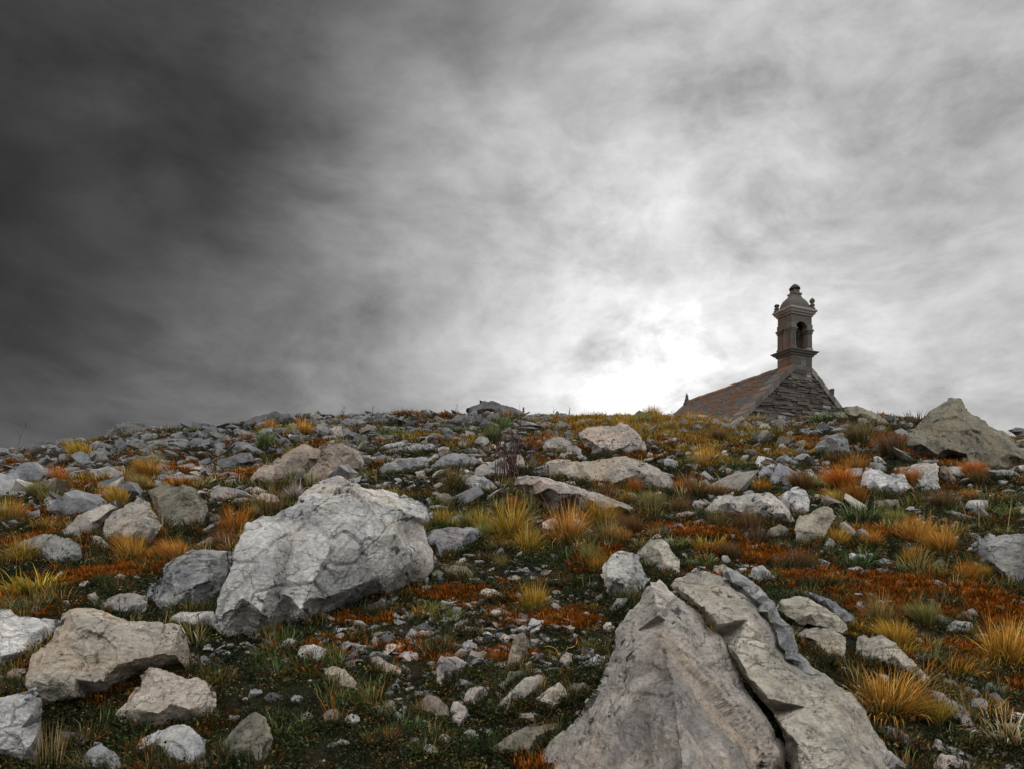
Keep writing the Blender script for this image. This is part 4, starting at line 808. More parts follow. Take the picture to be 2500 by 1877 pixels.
# walls
core = part('gable_wall', poly_mesh('gable_wall', [(CXc - HW, ZB), (CXc + HW, ZB), (CXc + HW, ZE), (CXc, ZE + SL * HW), (CXc - HW, ZE)], 0.12, 0.62, 'schist_stone'), chapel)
part('side_wall', boxes_mesh('side_wall', [(CXc - HW, CXc - HW + 0.5, 0.62, LEN, ZB, ZE - 0.15), (CXc + HW - 0.5, CXc + HW, 0.62, LEN, ZB, ZE - 0.15)], 'schist_stone'), chapel)
part('rear_gable', poly_mesh('rear_gable', [(CXc - HW, ZB), (CXc + HW, ZB), (CXc + HW, ZE), (CXc, ZE + SL * HW - 0.1), (CXc - HW, ZE)], LEN, LEN + 0.5, 'schist_stone'), chapel)
# every course of the gable, stone by stone: thin split schist, a few big granite blocks
z = 7.5
while z < ZR + 0.1:
    hgt = float(crg.choice([0.07, 0.09, 0.11, 0.15, 0.2], p=[0.26, 0.28, 0.22, 0.16, 0.08]))
    half = (ZR + 0.05 - z - hgt) / SL
    if half < 0.15: break
    half = min(half, HW - 0.02); x = CXc - half
    while x < CXc + half - 0.05:
        ln = float(crg.uniform(0.22, 0.95)) * (0.6 + 2.2 * hgt); x2 = min(x + ln, CXc + half)
        if x2 - x > 0.08:
            pr = float(crg.uniform(0.0, 0.11))
            me = boxes_mesh('stone', [(x + 0.008, x2 - 0.008, 0.06 - pr, 0.14, z + 0.008, z + hgt - 0.006)], 'white_vein' if crg.random() < 0.035 else 'schist_stone', 0.008)
            part('stone', me, core)
        x = x2
    z += hgt
# coping stones up both rakes, with a kneeler
for sgn in (-1, 1):
    nseg = 9; xs_ = np.linspace(0.62, HW + 0.12, nseg + 1)
    for i in range(nseg):
        a, b = xs_[i] + 0.012, xs_[i + 1] - 0.012; xa, xb = CXc + sgn * a, CXc + sgn * b
        pr = [(xa, rake(xa) - 0.34), (xb, rake(xb) - 0.34), (xb, rake(xb) + crg.uniform(-.03, .04)), (xa, rake(xa) + crg.uniform(-.03, .04))]
        part('coping_stone', poly_mesh('coping_stone', pr, -0.05, 0.75, 'granite_ashlar'), chapel)
part('kneeler_stone', boxes_mesh('kneeler_stone', [(2.62, 2.80, -0.06, 0.5, rake(2.7) - 0.05, rake(2.7) + 0.30)], 'dark_lichen_stone', 0.02), chapel)
# roof: a slab each side, its slates laid in courses
def roof_side(sgn):
    base = part('roof', poly_mesh('roof', [(CXc, ZR - 0.02), (CXc + sgn * (HW + 0.25), ZR - 0.02 - SL * (HW + 0.25)), (CXc + sgn * (HW + 0.25), ZR - 0.12 - SL * (HW + 0.25)), (CXc, ZR - 0.14)], 0.72, LEN + 0.1, 'roof_slate'), chapel)
    Vs, Fs = [], []; cosr = 1 / math.sqrt(1 + SL * SL); sl = 0.0; row = 0
    while sl < (HW + 0.2) / cosr:
        y = 0.74 - (0.11 if row % 2 else 0)
        while y < LEN:
            w_ = float(crg.uniform(0.17, 0.27)); y2 = min(y + w_, LEN + 0.05); y_ = max(y, 0.74)
            if y2 - y_ > 0.04:
                s0, s1 = sl, sl + 0.17; th = 0.014 + crg.random() * 0.022; o_ = 0.012
                q = []
                for s_, lift in ((s0, o_), (s1 + crg.uniform(-.015, .015), o_ + th)):
                    for yy in (y_ + 0.006, y2 - 0.006): q.append((CXc + sgn * (s_ * cosr + lift * SL * cosr), yy, ZR - s_ * cosr * SL + lift * cosr))
                q += [(a_ - sgn * th * SL * cosr, b_, c_ - th * cosr) for a_, b_, c_ in q]
                n = len(Vs); Vs += q; Fs += [(n, n+1, n+3, n+2), (n+2, n+3, n+7, n+6), (n, n+2, n+6, n+4), (n+1, n+5, n+7, n+3)]
            y = y2
        sl += 0.115; row += 1
    s = part('slates', make_mesh('slates', Vs, Fs, MAT['roof_slate'], False), base); s['kind'] = 'stuff'
roof_side(-1); roof_side(1)
yy = 0.9
while yy < LEN:
    me = poly_mesh('ridge_tile', [(CXc - 0.17, ZR - 0.10), (CXc - 0.14, ZR + 0.02), (CXc, ZR + 0.12 + crg.uniform(0, .03)), (CXc + 0.14, ZR + 0.02), (CXc + 0.17, ZR - 0.10)], yy + 0.01, yy + 0.37, 'roof_slate')
    part('ridge_tile', me, chapel); yy += 0.38
def lathe(name, prof_, c, mat, n=14, square=False):
    Vs, Fs = [], []; k = 4 if square else n
    for (r_, z_) in prof_:
        for i in range(k):
            a = 2 * math.pi * (i + 0.5) / k; rr = r_ * (math.sqrt(2) if square else 1)
            Vs.append((c[0] + rr * math.cos(a), c[1] + rr * math.sin(a), c[2] + z_))
    for j in range(len(prof_) - 1):
        for i in range(k): Fs.append((j*k+i, j*k+(i+1) % k, (j+1)*k+(i+1) % k, (j+1)*k+i))
    return make_mesh(name, Vs, Fs, MAT[mat], not square)
part('finial', lathe('finial', [(0.0, -0.1), (0.16, -0.1), (0.14, 0.1), (0.08, 0.26), (0.09, 0.34), (0.03, 0.5), (0.0, 0.56)], (CXc, LEN + 0.2, ZR + 0.05), 'dark_lichen_stone'), chapel, 'small pointed dark finial at the far end of the ridge')

# bell tower
W, DP = 1.35, 0.92
tower = bpy.data.objects.new('bell_tower', None); COL.objects.link(tower); tower.parent = chapel
def tbox(name, bl, mat='granite_ashlar', jit=0.006, label=None): return part(name, boxes_mesh(name, bl, mat, jit), tower, label)
# lower shaft in coursed blocks
part('shaft', boxes_mesh('shaft', [(0.03, W - 0.03, 0.03, DP - 0.03, 10.4, 11.9)], 'schist_stone'), tower)
zz = 10.55; row = 0
for hh in (0.24, 0.26, 0.28, 0.30, 0.24):
    cuts = [0, 0.42 + 0.2 * (row % 2), 0.86 + 0.12 * (row % 2), W]
    for i in range(3): tbox('block', [(cuts[i] + 0.006, cuts[i+1] - 0.006, -0.012 * crg.random(), 0.28, zz + 0.006, zz + hh - 0.006)])
    for (xa, xb) in ((0.0, 0.25), (W - 0.25, W)):
        cy_ = [0.285, 0.285 + (DP - 0.285) * (0.45 + 0.15 * (row % 2)), DP]
        for i in range(2): tbox('block', [(xa, xb, cy_[i] + 0.006, cy_[i+1] - 0.006, zz + 0.006, zz + hh - 0.006)])
    zz += hh; row += 1
def ring(name, z0, prof_, mat='granite_ashlar', label=None):
    # a moulding: rectangle swept up through (outset, height) steps
    Vs, Fs = [], []
    for (o_, z_) in prof_:
        for (x, y) in ((-o_, -o_), (W + o_, -o_), (W + o_, DP + o_), (-o_, DP + o_)): Vs.append((x, y, z0 + z_))
    for j in range(len(prof_) - 1):
        for i in range(4): Fs.append((j*4+i, j*4+(i+1) % 4, (j+1)*4+(i+1) % 4, (j+1)*4+i))
    n = len(prof_) - 1; Fs += [(3, 2, 1, 0), (n*4, n*4+1, n*4+2, n*4+3)]
    return part(name, make_mesh(name, Vs, Fs, MAT[mat], False), tower, label)
ring('cornice', 11.80, [(-0.02, 0), (0.05, 0.0), (0.07, 0.07), (0.14, 0.10), (0.17, 0.16), (0.23, 0.20), (0.24, 0.24), (0.02, 0.33), (-0.3, 0.33)], label='lower cornice of the bell tower with sharp projecting corners')
# belfry: corner piers, arched front, recessed panels, closed back
ZP, ZS, ZT = 12.13, 13.09, 13.82
PW = 0.30
for (ax, ay) in ((0, 0), (W - PW, 0), (0, DP - PW), (W - PW, DP - PW)):
    o_ = 0.0
    tbox('pier_base', [(ax - 0.03, ax + PW + 0.03, ay - 0.03, ay + PW + 0.03, ZP, ZP + 0.10)], 'granite_ashlar', 0.004)
    pr = tbox('pier', [(ax, ax + PW, ay, ay + PW, ZP + 0.10, ZP + 0.42), (ax + 0.003, ax + PW - 0.003, ay + 0.003, ay + PW - 0.003, ZP + 0.428, ZP + 0.74), (ax, ax + PW, ay, ay + PW, ZP + 0.748, ZS - 0.06)], 'granite_ashlar', 0.003)
    fl = [(ax + 0.03 + 0.062 * k, ax + 0.062 * k + 0.062, ay - 0.012, ay + 0.012, ZP + 0.14, ZS - 0.22) for k in range(4)]
    fl += [(ax - 0.012, ax + 0.012, ay + 0.03 + 0.062 * k, ay + 0.062 * k + 0.062, ZP + 0.14, ZS - 0.22) for k in range(4)]
    q = part('fluting', boxes_mesh('fluting', fl, 'granite_ashlar'), pr); q.parent = pr
    tbox('capital', [(ax - 0.03, ax + PW + 0.03, ay - 0.03, ay + PW + 0.03, ZS - 0.14, ZS - 0.10), (ax - 0.045, ax + PW + 0.045, ay - 0.045, ay + PW + 0.045, ZS - 0.06, ZS), (ax - 0.07, ax + PW + 0.07, ay - 0.07, ay + PW + 0.07, ZS + 0.002, ZS + 0.06), (ax - 0.02, ax + PW + 0.02, ay - 0.02, ay + PW + 0.02, ZS + 0.062, ZS + 0.30)], 'granite_ashlar', 0.004)
arch = [(PW, ZP), (PW, 13.12)]
cxa, rr_ = W / 2, (W - 2 * PW) / 2
hole = [(cxa + rr_ * math.cos(a), 13.12 + rr_ * 0.98 * math.sin(a)) for a in np.linspace(math.pi, 0, 13)]
top = [(0.012, 13.12), (0.012, ZT), (W - 0.012, ZT), (W - 0.012, 13.12)]
part('arch', poly_mesh('arch', [(0.012, 13.16)] + hole[1:-1][:0] + [(PW + 0.0, 13.16)] + [h for h in hole if h[1] > 13.17] + [(W - PW, 13.16), (W - 0.012, 13.16), (W - 0.012, ZT), (0.012, ZT)], 0.012, 0.26, 'granite_ashlar'), tower)
part('upper_wall', boxes_mesh('upper_wall', [(0.012, 0.20, 0.262, DP - 0.012, 13.16, ZT), (W - 0.20, W - 0.012, 0.262, DP - 0.012, 13.16, ZT), (0.20, W - 0.20, DP - 0.25, DP - 0.012, 13.16, ZT), (0.2, W - 0.2, 0.262, DP - 0.25, 13.62, ZT)], 'granite_ashlar'), tower)
part('side_panel', boxes_mesh('side_panel', [(0.06, 0.20, PW, DP - PW, ZP, 13.16), (W - 0.20, W - 0.06, PW, DP - PW, ZP, 13.16), (0.2, W - 0.2, DP - 0.2, DP - 0.1, ZP, 13.16)], 'granite_ashlar', 0.003), tower, 'recessed stone panel between two piers')
part('floor_slab', boxes_mesh('floor_slab', [(-0.0, W, 0.0, DP, 12.10, 12.134)], 'granite_ashlar'), tower)
ring('cornice', ZT - 0.02, [(-0.02, 0), (0.03, 0.0), (0.05, 0.08), (0.10, 0.10), (0.13, 0.20), (0.17, 0.22), (0.18, 0.30), (0.10, 0.36), (-0.1, 0.40)], label='moulded upper cornice under the dome')
# ogee dome on a rectangular plan
Vs, Fs = [], []
dome = [(1.02, 0.0), (1.03, 0.08), (1.0, 0.2), (0.94, 0.32), (0.82, 0.45), (0.66, 0.56), (0.52, 0.64), (0.42, 0.72), (0.36, 0.80), (0.30, 0.84)]
nn = 20
for s_, z_ in dome:
    for i in range(nn):
        a = 2 * math.pi * (i + 0.5) / nn; ca, sa = math.cos(a), math.sin(a); e = 0.45
        Vs.append((W / 2 + W / 2 * s_ * abs(ca) ** e * np.sign(ca), DP / 2 + DP / 2 * (s_ if s_ > .5 else s_ * 1.2) * abs(sa) ** e * np.sign(sa), 14.14 + z_))
for j in range(len(dome) - 1):
    for i in range(nn): Fs.append((j*nn+i, j*nn+(i+1) % nn, (j+1)*nn+(i+1) % nn, (j+1)*nn+i))
part('dome', make_mesh('dome', Vs, Fs, MAT['granite_ashlar'], True), tower, 'weathered granite dome with an incurved top')
part('lantern', lathe('lantern', [(0.24, -0.02), (0.25, 0.06), (0.17, 0.08), (0.145, 0.34), (0.0, 0.34)], (W / 2, DP / 2, 14.94), 'granite_ashlar', square=True), tower)
part('lantern_cap', lathe('lantern_cap', [(0.0, 0.0), (0.17, -0.01), (0.27, 0.0), (0.26, 0.06), (0.17, 0.17), (0.07, 0.25), (0.0, 0.28)], (W / 2, DP / 2, 15.22), 'dark_lichen_stone', square=False), tower, 'dark mushroom shaped cap at the very top')
pin = [(0.0, -0.02), (0.15, -0.02), (0.15, 0.05), (0.07, 0.09), (0.13, 0.17), (0.13, 0.22), (0.06, 0.28), (0.12, 0.36), (0.135, 0.42), (0.09, 0.50), (0.03, 0.56), (0.0, 0.58)]
part('pinnacle', lathe('pinnacle', pin, (W + 0.02, 0.02, 14.18), 'dark_lichen_stone'), tower, 'tall ball topped corner pinnacle')
part('pinnacle', lathe('pinnacle', [(r_, z_ * 0.72) for r_, z_ in pin[:-2]] + [(0.0, 0.37)], (-0.02, DP + 0.02, 14.16), 'dark_lichen_stone'), tower, 'short rounded corner pinnacle')
part('pinnacle', lathe('pinnacle', [(r_ * .9, z_ * 0.5) for r_, z_ in pin[:-4]] + [(0.0, 0.16)], (W + 0.0, DP + 0.0, 14.16), 'dark_lichen_stone'), tower, 'broken corner pinnacle stump')
# ---------------------------------------------------------------- plants
def plant_mat(name, root, tip_from_object=True, tip=(0.4, 0.2, 0.04), trans=0.35, instancer=False):
    m = bpy.data.materials.new(name); m.use_nodes = True; t = m.node_tree; t.nodes.clear(); MAT[name] = m
    o = N(t, 'ShaderNodeOutputMaterial'); at = N(t, 'ShaderNodeAttribute', attribute_name='along')
    if instancer: tp = N(t, 'ShaderNodeAttribute', attribute_name='tint', attribute_type='INSTANCER').outputs['Color']
    else: tp = N(t, 'ShaderNodeObjectInfo').outputs['Color']
    sp = N(t, 'ShaderNodeSeparateColor'); t.links.new(at.outputs['Color'], sp.inputs[0])
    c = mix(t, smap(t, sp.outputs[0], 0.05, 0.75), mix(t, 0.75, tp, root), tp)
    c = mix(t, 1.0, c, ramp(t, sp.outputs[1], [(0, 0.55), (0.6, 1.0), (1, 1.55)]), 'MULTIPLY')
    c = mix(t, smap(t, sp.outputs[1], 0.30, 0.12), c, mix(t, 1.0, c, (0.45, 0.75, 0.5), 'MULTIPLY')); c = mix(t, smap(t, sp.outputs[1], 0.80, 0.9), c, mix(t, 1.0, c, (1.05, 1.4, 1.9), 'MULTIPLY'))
    d = N(t, 'ShaderNodeBsdfDiffuse'); tr = N(t, 'ShaderNodeBsdfTranslucent'); ms = N(t, 'ShaderNodeMixShader', i_0=trans)
    t.links.new(c, d.inputs[0]); t.links.new(c, tr.inputs[0]); t.links.new(d.outputs[0], ms.inputs[1]); t.links.new(tr.outputs[0], ms.inputs[2]); t.links.new(ms.outputs[0], o.inputs[0])
    return m
plant_mat('tussock_grass', (0.030, 0.036, 0.012))
plant_mat('cover_leaf', (0.012, 0.014, 0.006), trans=0.25, instancer=True)
plant_mat('dry_twig', (0.03, 0.015, 0.012), trans=0.0)
def blades(n, rad, length, width, lean=(0.1, 0.9), segs=4, seed=0, droop=0.8, wind=(0, 0), spread=0.5, lenvar=(0.55, 1.0)):
    rg = np.random.default_rng(seed)
    az = rg.uniform(0, 2 * np.pi, n); r0 = rad * np.sqrt(rg.random(n)) * spread
    ln = length * rg.uniform(*lenvar, n); le = rg.uniform(*lean, n) * (0.45 + 0.55 * r0 / (rad * spread + 1e-9))
    bx, by = r0 * np.cos(az), r0 * np.sin(az); az2 = az + rg.normal(0, 0.5, n)
    V = []; A = []; F_ = []; hue = rg.random(n); k = segs + 1
    sx = -np.sin(az2); sy = np.cos(az2)
    tw = rg.uniform(-1.2, 1.2, n); cs, sn_ = np.cos(tw), np.sin(tw); sx, sy = sx * cs - sy * sn_, sx * sn_ + sy * cs
    P = np.stack([bx, by, np.zeros(n) - 0.01], 1); ang = le * 0.6
    for s in range(k):
        t_ = s / segs; wd = width * (1 - t_ ** 1.6) * 0.5 + width * 0.04
        V.append(np.stack([np.stack([P[:, 0] - sx * wd, P[:, 1] - sy * wd, P[:, 2]], 1), np.stack([P[:, 0] + sx * wd, P[:, 1] + sy * wd, P[:, 2]], 1)], 1))
        A.append(np.stack([np.full(n, t_), hue], 1))
        ds = ln / segs; dirx = np.sin(ang) * np.cos(az2) + wind[0] * t_; diry = np.sin(ang) * np.sin(az2) + wind[1] * t_; dz = np.cos(ang)
        P = P + np.stack([dirx, diry, dz], 1) * ds[:, None]; ang = ang + droop * le * (0.35 + t_) * 1.3 / segs * 2.0
    V = np.stack(V, 1).reshape(-1, 3)                      # n, k, 2
    A = np.repeat(np.stack(A, 1), 2, axis=1).reshape(-1, 2)
    b0 = np.arange(n)[:, None] * (k * 2) + np.arange(segs)[None] * 2
    F_ = np.stack([b0, b0 + 1, b0 + 3, b0 + 2], -1).reshape(-1, 4)
    return V, F_, A
def plant_mesh(name, parts_, mat):
    Vs, Fs, As, n = [], [], [], 0
    for V, F_, A in parts_: Vs.append(V); Fs.append(F_ + n); As.append(A); n += len(V)
    V = np.concatenate(Vs); F_ = np.concatenate(Fs); A = np.concatenate(As)
    me = make_mesh(name, V, F_, MAT[mat], True)
    ca = me.color_attributes.new('along', 'FLOAT_COLOR', 'POINT'); c = np.ones((len(V), 4), np.float32); c[:, 0] = A[:, 0]; c[:, 1] = A[:, 1]
    ca.data.foreach_set('color', c.ravel()); return me
TU = {}
for i in range(3):
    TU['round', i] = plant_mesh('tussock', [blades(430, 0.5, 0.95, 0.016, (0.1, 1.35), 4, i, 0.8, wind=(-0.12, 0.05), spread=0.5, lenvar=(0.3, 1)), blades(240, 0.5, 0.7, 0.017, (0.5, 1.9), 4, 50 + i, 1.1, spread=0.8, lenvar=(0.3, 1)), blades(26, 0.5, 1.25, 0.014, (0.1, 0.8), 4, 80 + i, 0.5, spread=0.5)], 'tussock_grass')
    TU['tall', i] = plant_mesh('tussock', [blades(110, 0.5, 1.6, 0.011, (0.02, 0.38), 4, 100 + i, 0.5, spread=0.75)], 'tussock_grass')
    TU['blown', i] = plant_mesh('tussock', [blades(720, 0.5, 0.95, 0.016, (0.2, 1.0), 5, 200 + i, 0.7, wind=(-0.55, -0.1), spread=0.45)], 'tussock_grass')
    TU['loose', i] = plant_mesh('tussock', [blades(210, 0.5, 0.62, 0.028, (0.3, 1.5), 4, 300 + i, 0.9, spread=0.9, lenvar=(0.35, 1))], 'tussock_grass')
TCOL = {'gold': (0.43, 0.225, 0.042), 'orange': (0.40, 0.15, 0.028), 'brown': (0.17, 0.09, 0.04), 'green': (0.11, 0.13, 0.045), 'olive': (0.24, 0.19, 0.06), 'straw': (0.46, 0.36, 0.17), 'dark': (0.06, 0.08, 0.03)}
TWORD = {'gold': 'golden', 'orange': 'orange', 'brown': 'rusty brown', 'green': 'green', 'olive': 'yellow green', 'straw': 'straw coloured', 'dark': 'dark green'}
SWORD = {'round': 'rounded grass tussock', 'tall': 'clump of tall dry stems', 'blown': 'wind blown grass tussock', 'loose': 'loose grass tuft'}
PLANTS = []
TUSS = [  # photo x, base y, width, colour, shape, (label, name)
 (45,1270,62,'orange','round'),(134,1180,68,'orange','round'),(118,1288,70,'gold','loose'),(61,1370,84,'gold','round'),(325,1366,92,'gold','round'),
 (659,1262,80,'brown','tall'),(578,1305,90,'orange','round'),(549,1338,70,'brown','round'),(640,1235,70,'orange','loose'),(90,1448,150,'gold','loose'),(66,1495,110,'green','loose'),(20,1470,90,'orange','loose'),
 (118,1872,95,'straw','tall'),(651,1605,90,'green','loose'),(1247,1309,118,'gold','round'),(1386,1325,116,'gold','round'),(1467,1282,96,'gold','round'),(1487,1326,82,'olive','round'),
 (1593,1250,74,'olive','round'),(1658,1252,62,'brown','round'),(1296,1252,56,'straw','tall'),(1252,1244,52,'orange','round'),(1077,1272,64,'gold','loose'),(1427,1374,62,'gold','loose'),
 (1462,1392,56,'orange','round'),(1222,1338,70,'olive','loose'),(1175,1290,60,'gold','round'),(1549,1200,50,'orange','round'),(938,1068,64,'green','loose'),(1206,1076,60,'green','round'),(1230,1050,45,'green','round'),(1146,1056,44,'olive','loose'),
 (1370,1052,44,'green','loose'),(1313,1032,42,'olive','loose'),(1758,1080,50,'brown','blown'),(1700,1136,66,'green','loose'),(1795,1146,80,'dark','loose'),(2006,1030,66,'green','loose'),
 (1844,1032,58,'olive','loose'),(1880,1062,50,'green','loose'),(1820,1070,60,'olive','loose'),(2096,1094,84,'brown','blown'),(2178,1118,80,'brown','blown'),(2088,1154,72,'orange','round'),(2055,1205,95,'orange','blown'),(1860,1200,50,'orange','round'),
 (1706,1210,60,'brown','round'),(1752,1212,50,'brown','round'),(1661,1200,42,'orange','round'),(1755,1290,74,'brown','round'),(1828,1296,74,'brown','round'),(1726,1336,92,'gold','loose'),(2104,1268,104,'green','loose'),(2240,1326,90,'orange','round'),
 (1946,1362,62,'green','loose'),(2080,1380,84,'green','loose'),(2238,1394,96,'olive','loose'),(2349,1372,74,'green','loose'),(1706,1382,76,'green','loose'),(2420,1230,110,'green','loose'),(2480,1260,90,'olive','loose'),
 (2168,1738,205,'gold','round'),(2149,1520,88,'olive','round'),(2460,1620,150,'gold','round'),(2332,1640,95,'orange','loose'),(2459,1795,175,'straw','loose'),(2202,1552,64,'olive','loose'),(1909,1458,80,'dark','loose'),
 (1305,1484,80,'gold','round'),(1090,1512,90,'olive','loose'),(1035,1500,70,'gold','loose'),(1199,1818,110,'dark','loose'),(1140,1480,50,'orange','loose'),(620,1262,34,'straw','tall'),(2300,1345,60,'brown','round'),
 (1540,1385,60,'olive','loose'),(1300,1340,60,'olive','loose'),(760,1190,40,'straw','tall'),(530,1070,46,'green','loose'),(350,1095,44,'green','loose'),(480,1055,40,'green','loose'),(700,1062,50,'olive','loose'),(745,1085,50,'green','loose'),(660,1080,44,'olive','loose'),
 (400,1188,46,'gold','loose'),(1000,1075,40,'olive','loose'),(1075,1045,44,'olive','loose'),(2330,1560,50,'gold','loose'),(900,1590,60,'dark','loose'),(820,1600,70,'olive','loose'),
]
_tr = random.Random(11)
_hand = len(TUSS)
for (xa, xb, ya, yb, wa, wb, cs, ss, n) in [(1380,1760,1012,1050,34,56,('gold','olive','gold'),('loose','round'),22),(1100,1700,1190,1400,44,80,('gold','olive','brown'),('loose','round','blown'),20),(1700,2450,1120,1420,44,84,('gold','brown','olive','orange'),('loose','blown','round'),26),
    (0,700,1130,1420,44,84,('gold','olive','orange'),('loose','round','blown'),22),(600,1200,1040,1200,34,60,('olive','gold','green'),('loose','round'),16),(2150,2480,1480,1850,60,110,('gold','olive'),('loose','blown'),10),(250,1300,1480,1850,50,90,('dark','green','olive'),('loose',),14)]:
    for _ in range(n):
        yy_ = _tr.uniform(ya, yb); TUSS.append((_tr.uniform(xa, xb), yy_, _tr.uniform(wa, wb), _tr.choice(cs), _tr.choice(ss)))
TLAB = {61: ('big dense golden tussock fanning out beside the foot of the long leaning slab', 'big golden tussock'), 13: None,
        41: ('large rusty brown wind blown tussock draped over the smooth grey rounded boulder', 'brown mane tussock')}
for i, (x, y, w, c, s) in enumerate(TUSS):
    X, Y, _ = pix2ground(x, y); X, Y = float(X[0]), float(Y[0])
    o = link('grass_tussock' if s != 'tall' else 'dry_stem_clump', TU[s, i % 3], loc=(X, Y, float(terrain(X, Y)) - 0.01))
    k = w * Y / F; hz = {'round': 0.98, 'tall': 0.9, 'blown': 1.05, 'loose': 0.9}[s]
    wr = random.Random(i)
    if s == 'blown': k *= 0.95
    if w > 200: hz *= 0.68
    o.scale = (k * 0.95, k * 0.95, k * hz * wr.uniform(0.9, 1.1)); o.rotation_euler = (0, 0, wr.uniform(0, 6.28) if s != 'blown' else wr.uniform(-0.3, 0.3))
    o.color = (*[v * wr.uniform(0.85, 1.15) for v in TCOL[c]], 1); o['category'] = 'grass tussock' if s != 'tall' else 'dry stems'
    o['group'] = 'grass tussocks between the rocks'
    lb = TLAB.get(i)
    PLANTS.append(dict(o=o, cx=x, cy=y - w * 0.35, w=w, h=w * 0.7, yb=y, label=lb[0] if lb else None, nm=lb[1] if lb else None, desc=TWORD[c] + ' ' + SWORD[s]))

# ---- ribbons and stems built as thin tubes
def tube(path, r0, r1, n=4):
    P = np.array(path, float); k = len(P); T_ = np.gradient(P, axis=0); T_ /= np.linalg.norm(T_, axis=1, keepdims=True) + 1e-9
    up = np.array([0.3, 0.9, 0.2]); A = np.cross(T_, up); A /= np.linalg.norm(A, axis=1, keepdims=True) + 1e-9; B = np.cross(T_, A)
    r_ = np.linspace(r0, r1, k)[:, None]; V = []
    for i in range(n):
        a = 2 * math.pi * i / n; V.append(P + (A * math.cos(a) + B * math.sin(a)) * r_)
    V = np.stack(V, 1).reshape(-1, 3); Fs = []
    for j in range(k - 1):
        for i in range(n): Fs.append((j*n+i, j*n+(i+1) % n, (j+1)*n+(i+1) % n, (j+1)*n+i))
    t_ = np.repeat(np.linspace(0, 1, k), n); return V, np.array(Fs), np.stack([t_, np.full(len(V), random.random())], 1)
def stem(rg, base, h, bend, az, r, kids=3, depth=0):
    t_ = np.linspace(0, 1, 7); dx = bend * t_ ** 1.8 * h; wob = np.cumsum(rg.normal(0, 0.012 * h, 7))
    P = np.stack([base[0] + dx * math.cos(az) + wob, base[1] + dx * math.sin(az), base[2] + h * (t_ - (0.55 * abs(bend)) * t_ ** 2.4)], 1)
    out = [tube(P, r, r * 0.35)]
    if depth < 1:
        for _ in range(kids):
            k = int(rg.integers(2, 6)); out += stem(rg, P[k], h * rg.uniform(0.18, 0.42), rg.uniform(-0.8, 0.8), rg.uniform(0, 6.28), r * 0.55, 1, depth + 1)
    return out
def place_plant(name, me, x, y, cat, label, nm=None, col=(0.07, 0.045, 0.035), group=None, ymax=27.0, w=30, h=60):
    X, Y, _ = pix2ground(x, y, ymax); X, Y = float(X[0]), float(Y[0])
    o = link(name, me, loc=(X, Y, float(terrain(X, Y)) - 0.02)); o.color = (*col, 1); o['category'] = cat; 
    if group: o['group'] = group
    PLANTS.append(dict(o=o, cx=x, cy=y - h / 2, w=w, h=h, yb=y, label=label, nm=nm, desc='dry stalk')); return o
rg = np.random.default_rng(77)
Xb, Yb, _ = pix2ground(1245, 1178); sc = float(Yb[0]) / F
st = []
for i in range(34):
    st += stem(rg, (rg.normal(0, 22) * sc, rg.normal(0, 10) * sc, 0), rg.uniform(70, 175) * sc, rg.uniform(-0.45, 0.45), rg.uniform(-0.4, 0.4) + (math.pi if rg.random() < .5 else 0), 1.3 * sc, 3)
place_plant('bare_bush', plant_mesh('bare_bush', st, 'dry_twig'), 1245, 1178, 'bush', 'bare dark red twiggy bush standing in front of the white cracked boulder', 'bare twiggy bush', (0.10, 0.05, 0.045), w=110, h=150)
# dry stalks against the sky
for i, (x, y, hpx, bend) in enumerate([(45,1092,85,0.25),(262,1080,55,0.5),(628,1018,34,0.2),(832,1014,32,0.25),(908,1008,26,0.1),(1054,1004,44,-0.5),(1085,1004,40,0.1),(1112,1002,46,0.0),(1135,1004,30,0.2),
     (1236,1000,46,-0.25),(1206,985,20,0.2),(1290,1008,40,-1.1),(1352,1008,44,0.0),(1340,1008,36,0.9),(1385,1008,40,-0.9),(1384,1006,42,0.1),(1420,1010,34,-1.2),(1450,1012,26,0.3),(1475,1012,20,-0.7),(1500,1012,26,0.5),(1545,1012,30,0.8),(1650,1016,24,-0.5),
     (2182,1034,30,0.0),(2208,1034,34,0.15),(2228,1036,24,-0.4),(2248,1040,32,-0.2),(960,1012,22,0.3),(1000,1012,20,-0.3)]):
    X, Y, _ = pix2ground(x, y + 8); s_ = float(Y[0]) / F; st = []
    for q in range(1 + i % 2): st += stem(rg, (q * 4 * s_, 0, 0), hpx * 1.15 * s_, bend, 0.0, 0.75 * s_, 4 if abs(bend) < 0.6 else 1)
    place_plant('dry_stalk', plant_mesh('dry_stalk', st, 'dry_twig'), x, y + 8, 'dry stalk', None, None, (0.06, 0.05, 0.04), 'dry stalks along the skyline', w=10, h=hpx)
# dark low tufts on the crest
for i, (x, y, w) in enumerate([(985,1016,40),(1035,1012,36),(1110,1012,60),(770,1022,26),(870,1014,44),(1655,1018,34),(1010,1016,30),(290,1066,30),(2240,1040,70),(540,1048,26),(1480,1016,60),(1560,1014,40),(1420,1014,50),(250,1084,26)]):
    X, Y, _ = pix2ground(x, y); X, Y = float(X[0]), float(Y[0]); k = w * Y / F
    o = link('skyline_tuft', TU['loose', i % 3], loc=(X, Y, float(terrain(X, Y)) - 0.02)); o.scale = (k * 1.1, k * 1.1, k * 1.15); o.rotation_euler = (0, 0, i * 1.3)
    o.color = (0.075, 0.065, 0.03, 1) if i != 8 else (0.12, 0.06, 0.03, 1); o['category'] = 'grass tuft'; o['group'] = 'dark tufts along the skyline'
    PLANTS.append(dict(o=o, cx=x, cy=y - 8, w=w, h=18, yb=y, label=None, nm=None, desc='dark wiry grass tuft'))
